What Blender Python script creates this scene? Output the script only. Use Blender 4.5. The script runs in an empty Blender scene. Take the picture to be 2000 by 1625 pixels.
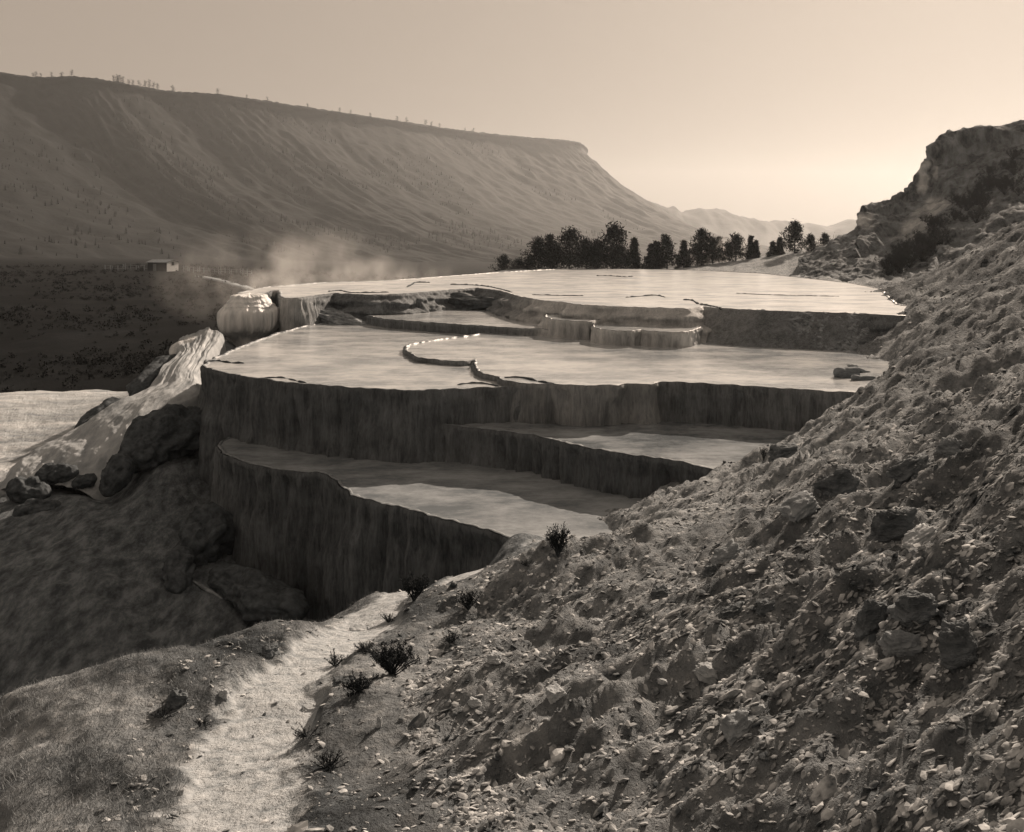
import bpy, math, random
import numpy as np
from mathutils import Vector
from mathutils.geometry import tessellate_polygon

# ------------------------------------------------------------------ camera, sky, sun, exposure
SC = bpy.context.scene
COL = SC.collection
F, YH = 1900.0, 470.0                      # focal length and horizon row of the 2000x1625 photograph
cam_data = bpy.data.cameras.new("camera"); cam = bpy.data.objects.new("camera", cam_data); COL.objects.link(cam)
cam_data.sensor_width = 36.0; cam_data.lens = 36.0 * F / 2000.0
cam_data.shift_y = -(812.5 - YH) / 2000.0
cam_data.clip_start = 0.05; cam_data.clip_end = 40000.0
cam.location = (0, 0, 0); cam.rotation_euler = (math.radians(90), 0, 0)
SC.camera = cam

SUN_AZ, SUN_EL = math.radians(33), math.radians(28)     # to the right of the view, shining towards the camera
LIGHT_TINT = (1.0, 0.815, 0.655)
world = bpy.data.worlds.new("World"); SC.world = world; world.use_nodes = True
wn, wl = world.node_tree.nodes, world.node_tree.links
bg = wn["Background"]; bg.inputs["Strength"].default_value = 0.15
sky = wn.new("ShaderNodeTexSky"); sky.sky_type = 'NISHITA'; sky.sun_disc = False
sky.sun_elevation = SUN_EL; sky.sun_rotation = SUN_AZ
sky.air_density = 1.0; sky.dust_density = 4.0; sky.ozone_density = 1.0
bw = wn.new("ShaderNodeRGBToBW"); tn = wn.new("ShaderNodeMix"); tn.data_type = 'RGBA'; tn.blend_type = 'MULTIPLY'
tn.inputs[0].default_value = 1.0; tn.inputs[7].default_value = (*LIGHT_TINT, 1)
pw = wn.new("ShaderNodeMath"); pw.operation = 'POWER'; pw.inputs[1].default_value = 0.14      # a thin even overcast: the sun side glows less
wl.new(sky.outputs[0], bw.inputs[0]); wl.new(bw.outputs[0], pw.inputs[0]); wl.new(pw.outputs[0], tn.inputs[6]); wl.new(tn.outputs[2], bg.inputs[0])

sd = bpy.data.lights.new("sun", 'SUN'); sun = bpy.data.objects.new("sun", sd); COL.objects.link(sun)
sd.energy = 3.6; sd.angle = math.radians(0.6); sd.color = LIGHT_TINT
sdir = Vector((math.sin(SUN_AZ) * math.cos(SUN_EL), math.cos(SUN_AZ) * math.cos(SUN_EL), math.sin(SUN_EL)))
sun.rotation_euler = sdir.to_track_quat('Z', 'Y').to_euler()
SC.view_settings.view_transform = 'Standard'; SC.view_settings.look = 'None'
SC.view_settings.exposure = 1.10; SC.view_settings.gamma = 1.0
SC.render.engine = 'CYCLES'
SC.cycles.volume_bounces = 1; SC.cycles.max_bounces = 6; SC.cycles.volume_step_rate = 2.0

rng = np.random.default_rng(7)

# ------------------------------------------------------------------ helpers
def at(px, py, Y): return np.array([(px - 1000.0) / F * Y, Y, (YH - py) / F * Y])
def on_plane(px, py, h):
    Y = F * h / (py - YH); return np.array([(px - 1000.0) / F * Y, Y])

_perm = np.random.default_rng(3).integers(0, 256, 4096)
_grad = np.random.default_rng(4).normal(size=(256, 3)); _grad /= np.linalg.norm(_grad, axis=1)[:, None]
def _h(i, j, k): return _perm[(_perm[(_perm[i & 1023] + j) & 1023] + k) & 1023]
def perlin(x, y, z=0.0):
    x, y, z = np.broadcast_arrays(np.asarray(x, float), np.asarray(y, float), np.asarray(z, float))
    xi, yi, zi = np.floor(x).astype(int), np.floor(y).astype(int), np.floor(z).astype(int)
    xf, yf, zf = x - xi, y - yi, z - zi
    fu = lambda t: t * t * t * (t * (t * 6 - 15) + 10)
    u, v, w = fu(xf), fu(yf), fu(zf); out = 0
    for a in (0, 1):
        for b in (0, 1):
            for c in (0, 1):
                g = _grad[_h(xi + a, yi + b, zi + c)]
                d = g[..., 0] * (xf - a) + g[..., 1] * (yf - b) + g[..., 2] * (zf - c)
                out = out + d * (u if a else 1 - u) * (v if b else 1 - v) * (w if c else 1 - w)
    return out * 1.5
def fbm(x, y, z=0.0, o=4):
    s, a, f = 0, 1.0, 1.0
    for i in range(o):
        s = s + a * perlin(np.asarray(x) * f + 17.3 * i, np.asarray(y) * f + 5.1 * i, np.asarray(z) * f); a *= 0.5; f *= 2.03
    return s
def sstep(a, b, x):
    t = np.clip((x - a) / (b - a), 0, 1); return t * t * (3 - 2 * t)

def mesh_obj(name, verts, faces, mat, parent=None, smooth=True, attrs=None):
    """ONE mesh object; faces is an (n,3) or (n,4) array, or a list of such arrays"""
    verts = np.asarray(verts, np.float32).reshape(-1, 3)
    fl = faces if isinstance(faces, list) else [faces]
    fl = [np.asarray(f, np.int32) for f in fl if len(f)]
    me = bpy.data.meshes.new(name); me.vertices.add(len(verts)); me.vertices.foreach_set('co', verts.ravel())
    loops = np.concatenate([f.ravel() for f in fl]); cnt = np.concatenate([np.full(len(f), f.shape[1], np.int32) for f in fl])
    me.loops.add(len(loops)); me.loops.foreach_set('vertex_index', loops)
    me.polygons.add(len(cnt)); st = np.concatenate([[0], np.cumsum(cnt)[:-1]]).astype(np.int32)
    me.polygons.foreach_set('loop_start', st); me.polygons.foreach_set('loop_total', cnt)
    me.polygons.foreach_set('use_smooth', np.full(len(cnt), smooth))
    me.update(calc_edges=True)
    for k, v in (attrs or {}).items():
        a = me.attributes.new(k, 'FLOAT', 'POINT'); a.data.foreach_set('value', np.asarray(v, np.float32).ravel())
    me.materials.append(mat)
    o = bpy.data.objects.new(name, me); COL.objects.link(o)
    if parent is not None: o.parent = parent
    return o
def thing(name, label, cat, loc=(0, 0, 0), group=None):
    o = bpy.data.objects.new(name, None); COL.objects.link(o); o.location = [float(c) for c in loc]
    o.empty_display_size = 0.2
    return tag(o, label, cat, group)
def tag(o, label, cat, group=None):
    o['label'] = label; o['category'] = cat
    if group: o['group'] = group
    return o
def struct(o): o['kind'] = 'structure'; return o
def grid_faces(n, m, close=False):
    """rows n, columns m"""
    i, j = np.meshgrid(np.arange(n - 1), np.arange(m if close else m - 1), indexing='ij'); j2 = (j + 1) % m
    return np.stack([i * m + j, i * m + j2, (i + 1) * m + j2, (i + 1) * m + j], -1).reshape(-1, 4)
def cat_rom(P, n):
    """resample control points P (k,...) to n along axis 0, Catmull-Rom"""
    P = np.asarray(P, float); k = len(P)
    t = np.linspace(0, k - 1, n); i = np.minimum(t.astype(int), k - 2); f = (t - i).reshape((-1,) + (1,) * (P.ndim - 1))
    p0, p1, p2, p3 = P[np.maximum(i - 1, 0)], P[i], P[i + 1], P[np.minimum(i + 2, k - 1)]
    return 0.5 * (2 * p1 + (p2 - p0) * f + (2 * p0 - 5 * p1 + 4 * p2 - p3) * f ** 2 + (3 * p1 - p0 - 3 * p2 + p3) * f ** 3)
def loft(ctrl, n, m): return np.swapaxes(cat_rom(np.swapaxes(cat_rom(ctrl, n), 0, 1), m), 0, 1)
def grid_normals(V):
    n = np.cross(np.gradient(V, axis=1), np.gradient(V, axis=0)); l = np.linalg.norm(n, axis=2, keepdims=True)
    return n / np.maximum(l, 1e-9)
def tube(pts, rad, k=6):
    pts = np.asarray(pts, float); n = len(pts); rad = np.broadcast_to(rad, n)
    d = np.gradient(pts, axis=0); d /= np.maximum(np.linalg.norm(d, axis=1, keepdims=True), 1e-9)
    ref = np.where(np.abs(d[:, 2:3]) > 0.9, np.array([[1., 0, 0]]), np.array([[0, 0, 1.]]))
    a = np.cross(d, ref); a /= np.linalg.norm(a, axis=1, keepdims=True); b = np.cross(d, a)
    th = np.arange(k) * 2 * math.pi / k
    V = pts[:, None] + rad[:, None, None] * (a[:, None] * np.cos(th)[None, :, None] + b[:, None] * np.sin(th)[None, :, None])
    return V.reshape(-1, 3), grid_faces(n, k, True)
class MB:
    def __init__(s): s.v, s.f, s.n = [], {3: [], 4: []}, 0
    def add(s, v, f):
        v = np.asarray(v, float).reshape(-1, 3); f = np.asarray(f, int); s.v.append(v); s.f[f.shape[1]].append(f + s.n); s.n += len(v)
    def tube(s, pts, rad, k=6): s.add(*tube(pts, rad, k))
    def box(s, c, size, rz=0.0, ry=0.0):
        q = np.array([[x, y, z] for x in (-.5, .5) for y in (-.5, .5) for z in (-.5, .5)]) * np.asarray(size, float)
        cy, sy = math.cos(ry), math.sin(ry); q = q @ np.array([[cy, 0, -sy], [0, 1, 0], [sy, 0, cy]])
        cz, sz = math.cos(rz), math.sin(rz); q = q @ np.array([[cz, sz, 0], [-sz, cz, 0], [0, 0, 1]])
        s.add(q + np.asarray(c, float), [[0, 1, 3, 2], [4, 6, 7, 5], [0, 4, 5, 1], [2, 3, 7, 6], [0, 2, 6, 4], [1, 5, 7, 3]])
    def build(s, name, mat, parent=None, smooth=True):
        return mesh_obj(name, np.concatenate(s.v), [np.concatenate(f) for f in s.f.values() if f], mat, parent, smooth)

# ------------------------------------------------------------------ materials
def T(v):
    t = min(1.0, max(0.0, (v - .03) / .7)); return (v * (.87 + .13 * t), v * (1.0 - .005 * t), v * (1.11 - .13 * t), 1)
def new_mat(name):
    m = bpy.data.materials.new(name); m.use_nodes = True; nt = m.node_tree
    return m, nt, nt.nodes['Principled BSDF']
def nd(nt, typ, **kw):
    n = nt.nodes.new(typ)
    for k, v in kw.items(): setattr(n, k, v)
    return n
def noise(nt, scale, stretch=(1, 1, 1), detail=6, rough=0.6, rot=(0, 0, 0)):
    tc = nd(nt, 'ShaderNodeTexCoord'); mp = nd(nt, 'ShaderNodeMapping'); mp.inputs['Scale'].default_value = stretch; mp.inputs['Rotation'].default_value = rot
    n = nd(nt, 'ShaderNodeTexNoise'); n.inputs['Scale'].default_value = scale; n.inputs['Detail'].default_value = detail; n.inputs['Roughness'].default_value = rough
    nt.links.new(tc.outputs['Object'], mp.inputs[0]); nt.links.new(mp.outputs[0], n.inputs['Vector']); return n.outputs['Fac']
def ramp(nt, fac, stops):
    r = nd(nt, 'ShaderNodeValToRGB'); cr = r.color_ramp
    while len(cr.elements) < len(stops): cr.elements.new(0.5)
    for e, (p, v) in zip(cr.elements, stops): e.position = p; e.color = T(v)
    nt.links.new(fac, r.inputs[0]); return r.outputs[0]
def mixc(nt, fac, a, b, mode='MIX'):
    m = nd(nt, 'ShaderNodeMix', data_type='RGBA', blend_type=mode)
    if isinstance(fac, (int, float)): m.inputs[0].default_value = fac
    else: nt.links.new(fac, m.inputs[0])
    nt.links.new(a, m.inputs[6]); nt.links.new(b, m.inputs[7]); return m.outputs[2]
def math_(nt, op, a, b):
    m = nd(nt, 'ShaderNodeMath', operation=op)
    for i, q in enumerate((a, b)):
        if isinstance(q, (int, float)): m.inputs[i].default_value = q
        else: nt.links.new(q, m.inputs[i])
    return m.outputs[0]
def bump(nt, bsdf, h, strength, dist):
    b = nd(nt, 'ShaderNodeBump'); b.inputs['Strength'].default_value = strength; b.inputs['Distance'].default_value = dist
    nt.links.new(h, b.inputs['Height']); nt.links.new(b.outputs[0], bsdf.inputs['Normal'])
def attr(nt, name):
    a = nd(nt, 'ShaderNodeAttribute', attribute_name=name); return a.outputs['Fac']

def simple(name, lo, hi, scale, stretch=(1, 1, 1), rough=0.85, bs=0.5, bd=0.02, rot=(0, 0, 0), p=(0.3, 0.7)):
    m, nt, b = new_mat(name); f = noise(nt, scale, stretch, rot=rot)
    nt.links.new(ramp(nt, f, [(p[0], lo), (p[1], hi)]), b.inputs['Base Color']); b.inputs['Roughness'].default_value = rough
    b.inputs['Specular IOR Level'].default_value = 0.05 if rough > .8 else 0.25
    if bs: bump(nt, b, f, bs, bd)
    return m

def terrain_mat():
    m, nt, b = new_mat('hillside_ground')
    big = noise(nt, 0.9, detail=8, rough=0.65); fine = noise(nt, 11.0, detail=7, rough=0.68); strat = noise(nt, 3.2, (1.7, 0.9, 1.6), rot=(0, 0, math.radians(-28)), detail=7, rough=0.68)
    rub = mixc(nt, 0.5, ramp(nt, fine, [(0.38, 0.06), (0.50, 0.30), (0.62, 0.62)]), ramp(nt, strat, [(0.38, 0.09), (0.60, 0.46)]))
    rub = mixc(nt, 0.35, rub, ramp(nt, big, [(0.35, 0.12), (0.65, 0.46)]))
    path = ramp(nt, fine, [(0.34, 0.24), (0.5, 0.40), (0.7, 0.50)])
    pale = ramp(nt, noise(nt, 0.35, (0.7, 3.2, 2.0), detail=7, rough=0.7), [(0.36, 0.30), (0.5, 0.48), (0.62, 0.62)])
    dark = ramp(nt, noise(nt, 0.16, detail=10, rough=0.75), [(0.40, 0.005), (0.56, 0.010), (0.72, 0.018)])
    apron = ramp(nt, noise(nt, 2.2, (1.6, .7, 1.0), rot=(0, 0, math.radians(40)), detail=8, rough=0.7), [(0.38, 0.08), (0.5, 0.15), (0.62, 0.25)])
    soil = ramp(nt, noise(nt, 2.6, detail=9, rough=0.75), [(0.38, 0.025), (0.52, 0.07), (0.66, 0.17)])
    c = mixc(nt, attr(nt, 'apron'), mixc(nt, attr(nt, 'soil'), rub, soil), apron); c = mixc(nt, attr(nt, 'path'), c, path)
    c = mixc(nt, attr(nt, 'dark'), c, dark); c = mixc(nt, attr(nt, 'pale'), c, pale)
    nt.links.new(c, b.inputs['Base Color']); b.inputs['Roughness'].default_value = 0.95; b.inputs['Specular IOR Level'].default_value = 0.03
    h = math_(nt, 'ADD', math_(nt, 'MULTIPLY', fine, 0.6), math_(nt, 'MULTIPLY', strat, 1.0))
    k = math_(nt, 'SUBTRACT', 1.0, math_(nt, 'MULTIPLY', attr(nt, 'path'), 0.55))
    bump(nt, b, math_(nt, 'MULTIPLY', h, k), 1.0, 0.14)
    return m
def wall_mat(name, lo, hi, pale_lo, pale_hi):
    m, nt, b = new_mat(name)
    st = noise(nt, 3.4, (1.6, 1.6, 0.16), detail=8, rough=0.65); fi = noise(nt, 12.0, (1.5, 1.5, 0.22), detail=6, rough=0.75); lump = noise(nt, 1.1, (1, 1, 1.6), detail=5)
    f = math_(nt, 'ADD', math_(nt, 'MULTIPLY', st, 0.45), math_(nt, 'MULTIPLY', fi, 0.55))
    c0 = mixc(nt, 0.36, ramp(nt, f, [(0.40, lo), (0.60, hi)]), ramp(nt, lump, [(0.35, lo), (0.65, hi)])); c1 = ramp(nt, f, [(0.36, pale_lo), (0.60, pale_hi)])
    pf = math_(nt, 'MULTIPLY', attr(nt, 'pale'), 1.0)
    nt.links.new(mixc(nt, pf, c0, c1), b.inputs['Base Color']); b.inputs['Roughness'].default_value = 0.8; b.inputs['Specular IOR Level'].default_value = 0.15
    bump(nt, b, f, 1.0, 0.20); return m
def water_mat(name, lo, hi, ripple, rgh):
    m, nt, b = new_mat(name)
    f = noise(nt, 0.5, (0.8, 1.2, 1), detail=9, rough=0.74)
    nt.links.new(ramp(nt, f, [(0.40, lo), (0.60, hi)]), b.inputs['Base Color'])
    b.inputs['Roughness'].default_value = rgh; b.inputs['IOR'].default_value = 1.33; b.inputs['Specular IOR Level'].default_value = 0.5
    r1 = noise(nt, 5.0, (0.8, 1.5, 1), detail=4, rough=0.6); r2 = noise(nt, 0.6, (0.5, 1.6, 1), detail=3)
    bump(nt, b, math_(nt, 'ADD', math_(nt, 'MULTIPLY', r1, 0.4), r2), ripple, 0.05); return m

def knoll_mat():
    m, nt, b = new_mat('knoll_rock'); f = noise(nt, 0.8, (1.3, 1.3, 0.6), detail=9, rough=.68)
    nt.links.new(mixc(nt, attr(nt, 'pale'), ramp(nt, f, [(0.36, .04), (0.66, .30)]), ramp(nt, f, [(0.36, .40), (0.66, .85)])), b.inputs['Base Color'])
    b.inputs['Roughness'].default_value = .9; b.inputs['Specular IOR Level'].default_value = .05; bump(nt, b, f, 1.0, .5); return m
M = dict(
    ground=terrain_mat(),
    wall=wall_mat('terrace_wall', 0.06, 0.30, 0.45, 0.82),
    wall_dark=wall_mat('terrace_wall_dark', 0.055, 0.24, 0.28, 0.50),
    rim=simple('travertine_rim', 0.10, 0.28, 6, rough=0.5, bd=0.02),
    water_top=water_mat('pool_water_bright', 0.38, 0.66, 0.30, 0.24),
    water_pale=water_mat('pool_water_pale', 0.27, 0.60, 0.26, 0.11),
    water=water_mat('pool_water', 0.12, 0.36, 0.26, 0.11),
    water_deep=water_mat('pool_water_deep', 0.16, 0.36, 0.26, 0.16),
    pale=simple('pale_flowstone', 0.36, 0.80, 2.6, (1, 1, 0.35), rough=0.6, bs=1.0, bd=0.15),
    mound=simple('mound_flowstone', 0.50, 0.88, 3.0, (1, 1, 0.22), rough=0.6, bs=0.9, bd=0.12),
    flow=simple('streaked_flowstone', 0.20, 0.46, 1.8, (1.2, .5, .5), rough=0.75, bs=0.8, bd=0.10, rot=(0, 0, math.radians(-35))),
    rock_slope=simple('slope_rock', 0.045, 0.24, 5.0, (1, 1, 2.6), bs=1.0, bd=0.09),
    rock=simple('grey_rock', 0.10, 0.36, 4.0, (1, 1, 2.2), bs=0.8, bd=0.05),
    rock_dark=simple('dark_rock', 0.03, 0.12, 5.0, bs=0.8, bd=0.05),
    rock_pale=simple('pale_rock', 0.24, 0.52, 5.0, (1, 1, 2.0), bs=0.8, bd=0.03),
    stone=simple('scree_stone', 0.07, 0.58, 11.0, bs=0.4, bd=0.01, p=(0.38, 0.66)),
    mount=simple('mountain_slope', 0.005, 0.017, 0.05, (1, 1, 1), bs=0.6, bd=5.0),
    knob=knoll_mat(),
    bark=simple('bark', 0.02, 0.06, 12, (1, 1, 0.2)),
    leaf=simple('pine_needles', 0.010, 0.032, 3.0, bs=0),
    leaf_far=simple('far_needles', 0.015, 0.03, 1.0, bs=0),
    shrub=simple('shrub_leaves', 0.015, 0.05, 9.0, bs=0),
    sage=simple('sage_leaves', 0.006, 0.016, 0.7, bs=0),
    grass=simple('dry_grass', 0.12, 0.40, 4.0, bs=0),
    wood=simple('weathered_wood', 0.09, 0.26, 5, (1, 1, 6)),
    board_dark=simple('dark_boards', 0.02, 0.05, 6, (8, 1, 1)),
    board_pale=simple('pale_boards', 0.45, 0.7, 6, (1, 1, 8)),
    road=simple('pale_road', 0.16, 0.26, 0.6),
)

# ------------------------------------------------------------------ the ground: one sheet from the camera's feet to the horizon
G = []                                                        # (u, lnY, z/Y) of every height that is known
def gz(px, Y, z): G.append(((px - 1000.0) / F, math.log(Y), z / Y))
def gp(px, py, Y): gz(px, Y, (YH - py) / F * Y)
for px, z in ((-1600, -2.0), (-600, -1.9), (300, -1.8), (1000, -1.75), (1950, -1.6), (3000, -1.4)): gz(px, 0.9, z)
for px, z in ((-1500, -3.2), (-500, -2.4), (0, -2.15), (500, -1.97), (1000, -1.85), (1500, -1.68), (1950, -1.32), (2600, -0.7), (3300, 0.1)): gz(px, 2.2, z)
for px, z in ((-600, -3.0), (0, -2.38), (500, -2.15), (1000, -2.0), (1500, -1.74), (1950, -1.12), (2600, -0.2), (3300, 1.0)): gz(px, 3.5, z)
for px, z in ((-500, -3.6), (50, -2.62), (450, -2.5), (1000, -2.28), (1500, -1.9), (1950, -1.15), (2600, 0.2), (3400, 2.0)): gz(px, 5, z)
for px, py in ((500, 1237), (700, 1228), (1000, 1159), (1500, 1010), (1700, 925), (1950, 835)): gp(px, py, 8)
for px, z in ((2600, -0.1), (3400, 2.8)): gz(px, 8, z)
for px, py in ((820, 1165), (900, 1148), (1000, 1113), (1250, 1048), (1500, 955), (1700, 860), (1950, 745)): gp(px, py, 12)
gz(2600, 12, 0.6); gz(3400, 12, 5)
for px, py in ((1000, 1080), (1250, 1024), (1500, 925), (1700, 815), (1850, 735)): gp(px, py, 16)
for px, py in ((1000, 1054), (1120, 1062)): gp(px, py, 19.2)
gp(1120, 1068, 16.5); gp(1250, 1020, 18)
for px, py, Y in ((1150, 1030, 20.6), (1250, 985, 22.0), (1420, 928, 20.5), (1500, 893, 22.3), (1560, 860, 23.2), (1640, 815, 24.5), (1700, 768, 25.5), (1735, 715, 30), (1700, 682, 33.5), (1762, 612, 35.5),
                  (1850, 690, 20), (1950, 655, 20), (1850, 632, 28), (1950, 572, 30), (1780, 700, 24), (1850, 578, 37), (1950, 505, 40), (1820, 558, 44), (1855, 516, 48), (1955, 458, 47),
                  (1900, 488, 47.5), (1782, 595, 41), (1748, 583, 45), (1725, 566, 54), (1742, 550, 65), (1600, 546, 72), (1850, 552, 62), (1400, 527, 93), (1500, 522, 92), (1600, 490, 98), (1500, 505, 98), (1700, 530, 85), (1400, 514, 101),
                  (1800, 540, 74), (1955, 535, 66)): gp(px, py, Y)
gz(2600, 20, 2.5); gz(2600, 40, 9); gz(2400, 60, 4); gz(2300, 90, 10)
# under the pools
for px, Y, z in ((1000, 22, -8), (1000, 26, -9), (1000, 32, -9), (1250, 25.5, -7.4), (1422, 26, -6.9), (1480, 30, -6.2), (1350, 36, -6.5), (1500, 40, -5.3), (1650, 40, -4.4), (1190, 50, -5.2), (1450, 52, -4.4), (1600, 52, -3.7),
                 (1200, 72, -4), (850, 58, -5), (640, 52, -6), (700, 40, -8), (600, 32, -9.5), (520, 40, -8.5), (800, 72, -5.2), (1400, 75, -3.7), (1600, 62, -3.4)): gz(px, Y, z)
for px in (990, 1100, 1230, 1340): gz(px, 95, -2.82)
gz(960, 90, -3.1); gz(880, 88, -4.0); gz(760, 84, -4.6); gz(640, 72, -4.8); gz(520, 68, -6.5)
# the bank beyond the footpath and the ravine behind it
for px, py, Y in ((50, 1342, 6.3), (300, 1292, 6.9), (500, 1237, 8.3), (700, 1182, 10.6), (850, 1138, 13.2), (1000, 1090, 16.6)): gp(px, py, Y)
for px, Y, z in ((50, 7.8, -4.3), (300, 8.7, -4.6), (500, 10.3, -5.0), (700, 13, -5.9), (850, 15.6, -6.8), (600, 15, -8.0), (600, 20, -9.2), (800, 20, -9.0), (300, 12, -7.2), (300, 17, -9.2), (0, 12, -7.0), (0, 18, -9.0), (-500, 12, -7)): gz(px, Y, z)
# the apron under the terrace corner, the broken ground and the white flat on the left
for px, py, Y in ((440, 1110, 25), (372, 878, 31), (300, 925, 29), (385, 992, 28), (320, 1045, 26), (240, 1000, 27), (200, 1150, 22.5), (280, 1190, 22.5), (330, 1130, 24), (110, 1050, 25.5), (50, 1180, 21.5), (150, 970, 28.5), (50, 985, 28.5), (-200, 1050, 26),
                  (60, 925, 33), (50, 885, 39), (150, 840, 44), (50, 800, 49), (250, 768, 54), (50, 765, 56), (-300, 770, 56), (-300, 850, 42), (200, 762, 57), (330, 740, 44)): gp(px, py, Y)
casc = [((350, 668, 44), (432, 652, 43)), ((345, 700, 41), (402, 700, 40)), ((295, 750, 37.5), (385, 765, 35)), ((215, 805, 35), (300, 808, 33)), ((120, 858, 33.5), (235, 880, 31)), ((40, 905, 32), (205, 940, 30)), ((0, 960, 30.5), (190, 978, 29))]
for a, b in casc[:6]:
    for p in (a, b): q = at(*p); gz(p[0], p[2], q[2] - 0.55)
for px, Y, z in ((100, 64, -10.6), (250, 63, -10.6), (400, 62, -8.5), (-300, 64, -10.8), (100, 76, -10.9), (300, 80, -10.6), (450, 80, -9.5), (100, 110, -9.6), (450, 120, -9.3), (-600, 90, -10), (650, 110, -9), (800, 120, -8), (1000, 112, -5.5), (1200, 114, -5.0), (1400, 120, -4), (1000, 140, -11), (1300, 150, -11), (1650, 130, -3)): gz(px, Y, z)
for px, Y, z in ((320, 250, -7.7), (0, 250, -8.3), (-600, 250, -9), (500, 250, -8.6), (430, 195, -8.7), (800, 220, -12), (1200, 220, -14), (1700, 220, -12), (2400, 220, 2), (0, 600, -11), (500, 600, -14), (1000, 600, -19), (1500, 600, -20), (2300, 600, 10), (-700, 600, -8)): gz(px, Y, z)
for px in (-1200, -300, 500, 1200, 1800, 3000): gz(px, 2500, -28); gz(px, 9000, -40)

Gp = np.array(G); SV = 0.55
def _tps_fit():
    P = Gp[:, :2] * (1, SV); n = len(P)
    d = np.linalg.norm(P[:, None] - P[None], axis=2); K = np.where(d > 0, d * d * np.log(d + 1e-12), 0) + np.eye(n) * 2e-5
    A = np.zeros((n + 3, n + 3)); A[:n, :n] = K; A[:n, n] = 1; A[:n, n + 1:] = P; A[n, :n] = 1; A[n + 1:, :n] = P.T
    return P, np.linalg.solve(A, np.concatenate([Gp[:, 2], np.zeros(3)]))
TP, TC = _tps_fit()
def tps(u, v):
    u, v = np.ravel(u), np.ravel(v) * SV; out = np.empty(len(u))
    for s in range(0, len(u), 20000):
        d2 = (u[s:s + 20000, None] - TP[:, 0]) ** 2 + (v[s:s + 20000, None] - TP[:, 1]) ** 2
        out[s:s + 20000] = (0.5 * d2 * np.log(d2 + 1e-14)) @ TC[:-3] + TC[-3] + TC[-2] * u[s:s + 20000] + TC[-1] * v[s:s + 20000]
    return out
gu = np.concatenate([np.linspace(-1.5, -0.62, 50)[:-1], np.linspace(-0.62, 0.62, 620), np.linspace(0.62, 1.5, 50)[1:]])
gv = np.concatenate([np.linspace(math.log(0.8), math.log(1.5), 24)[:-1], np.linspace(math.log(1.5), math.log(62), 590), np.linspace(math.log(62), math.log(3400), 160)[1:]])
UU, VV = np.meshgrid(gu, gv); YY = np.exp(VV); XX = UU * YY
ZZ = (tps(UU, VV).reshape(UU.shape)) * YY
PX = UU * F + 1000
# footpath: centre and half width in metres, by distance
PATH = np.array([(360, 2.2, .30), (420, 3.2, .29), (485, 4.9, .27), (600, 6.3, .26), (720, 8.6, .28), (850, 11.5, .32), (980, 15.0, .30), (1060, 18.2, .22)])
pcx = np.interp(YY, PATH[:, 1], (PATH[:, 0] - 1000) / F * PATH[:, 1]); phw = np.interp(YY, PATH[:, 1], PATH[:, 2])
pd = np.abs(XX - pcx + 0.12 * fbm(XX * 1.7, YY * 1.7, 2.2) + .05 * fbm(XX * 8, YY * 8, 4.2, 2)) / phw
PATHM = (1 - sstep(0.75, 1.25, pd)) * (1 - sstep(17.5, 18.8, YY))
right = sstep(0.0, 1.2, XX - pcx - phw)
rocky = np.clip(right * (1 - sstep(80, 110, YY)), 0, 1)
flat_w = sstep(29, 33, YY) * (1 - sstep(57, 60, YY + 2.0 * fbm(XX * .25, YY * .1, 1.0))) * (1 - sstep(-13.5, -11.0, XX + (YY - 36) * 0.25))
PALE = np.clip(flat_w * (1 + 0.8 * fbm(XX * .3, YY * .5, 9.1)), 0, 1)
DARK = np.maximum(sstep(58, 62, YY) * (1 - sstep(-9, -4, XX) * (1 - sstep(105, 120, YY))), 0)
BANK = (1 - right) * (1 - PATHM) * (1 - sstep(40, 50, YY)); APR = BANK * sstep(8.5, 13.0, YY + .8 * (PX < 600))
SOIL = np.clip(sstep(1600, 1780, PX) * sstep(10, 17, YY) * (1 - sstep(75, 90, YY)) * (0.62 + .9 * fbm(XX * .35, YY * .35, 14.1, 4)), 0, 1)
SOIL = np.maximum(SOIL, (1 - right) * (1 - PATHM) * (1 - sstep(12, 16, YY)) * np.clip(.55 + .9 * fbm(XX * .8, YY * .8, 18.1, 4), 0, 1))
SOIL = np.maximum(SOIL, .40 * rocky * (1 - sstep(6.5, 11, YY)) * np.clip(.8 + .9 * fbm(XX * 1.1, YY * 1.1, 16.1, 3), 0, 1.3))
ZZ += rocky * (0.30 * fbm(XX * .35, YY * .35, 1.1, 3) * sstep(3, 8, YY) + 0.14 * fbm(XX * 1.1, YY * 1.1, 3.3, 3) + 0.045 * fbm(XX * 4.5, YY * 4.5, 5.3, 3))
# beds of shaly rock that stick out of the slope in steps running down to the left
sa = 0.62; sx = XX * math.cos(sa) + YY * math.sin(sa); sy = -XX * math.sin(sa) + YY * math.cos(sa)
bed = np.abs(fbm(sx * .35, sy * 1.5, 7.7, 4)); ZZ += rocky * sstep(-.2, .5, fbm(XX * .4, YY * .4, 12.2, 2) + sstep(2.0, 6.0, XX) * .5) * 0.35 * (0.35 - bed)
ZZ += (1 - rocky) * (1 - PATHM) * (1 - sstep(40, 60, YY)) * (0.10 * fbm(XX * .8, YY * .8, 4.4, 4) + 0.03 * fbm(XX * 3.5, YY * 3.5, 6.4, 3))
ZZ += PATHM * (0.02 * fbm(XX * 2.5, YY * 2.5, 8.8, 3) - 0.05)
ZZ += PALE * 0.10 * fbm(XX * .5, YY * 1.2, 4.9, 3)
ZZ += sstep(60, 70, YY) * (1 - sstep(300, 600, YY)) * (0.35 * fbm(XX * .12, YY * .12, 3.1, 4) - 0.1) * DARK
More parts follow.
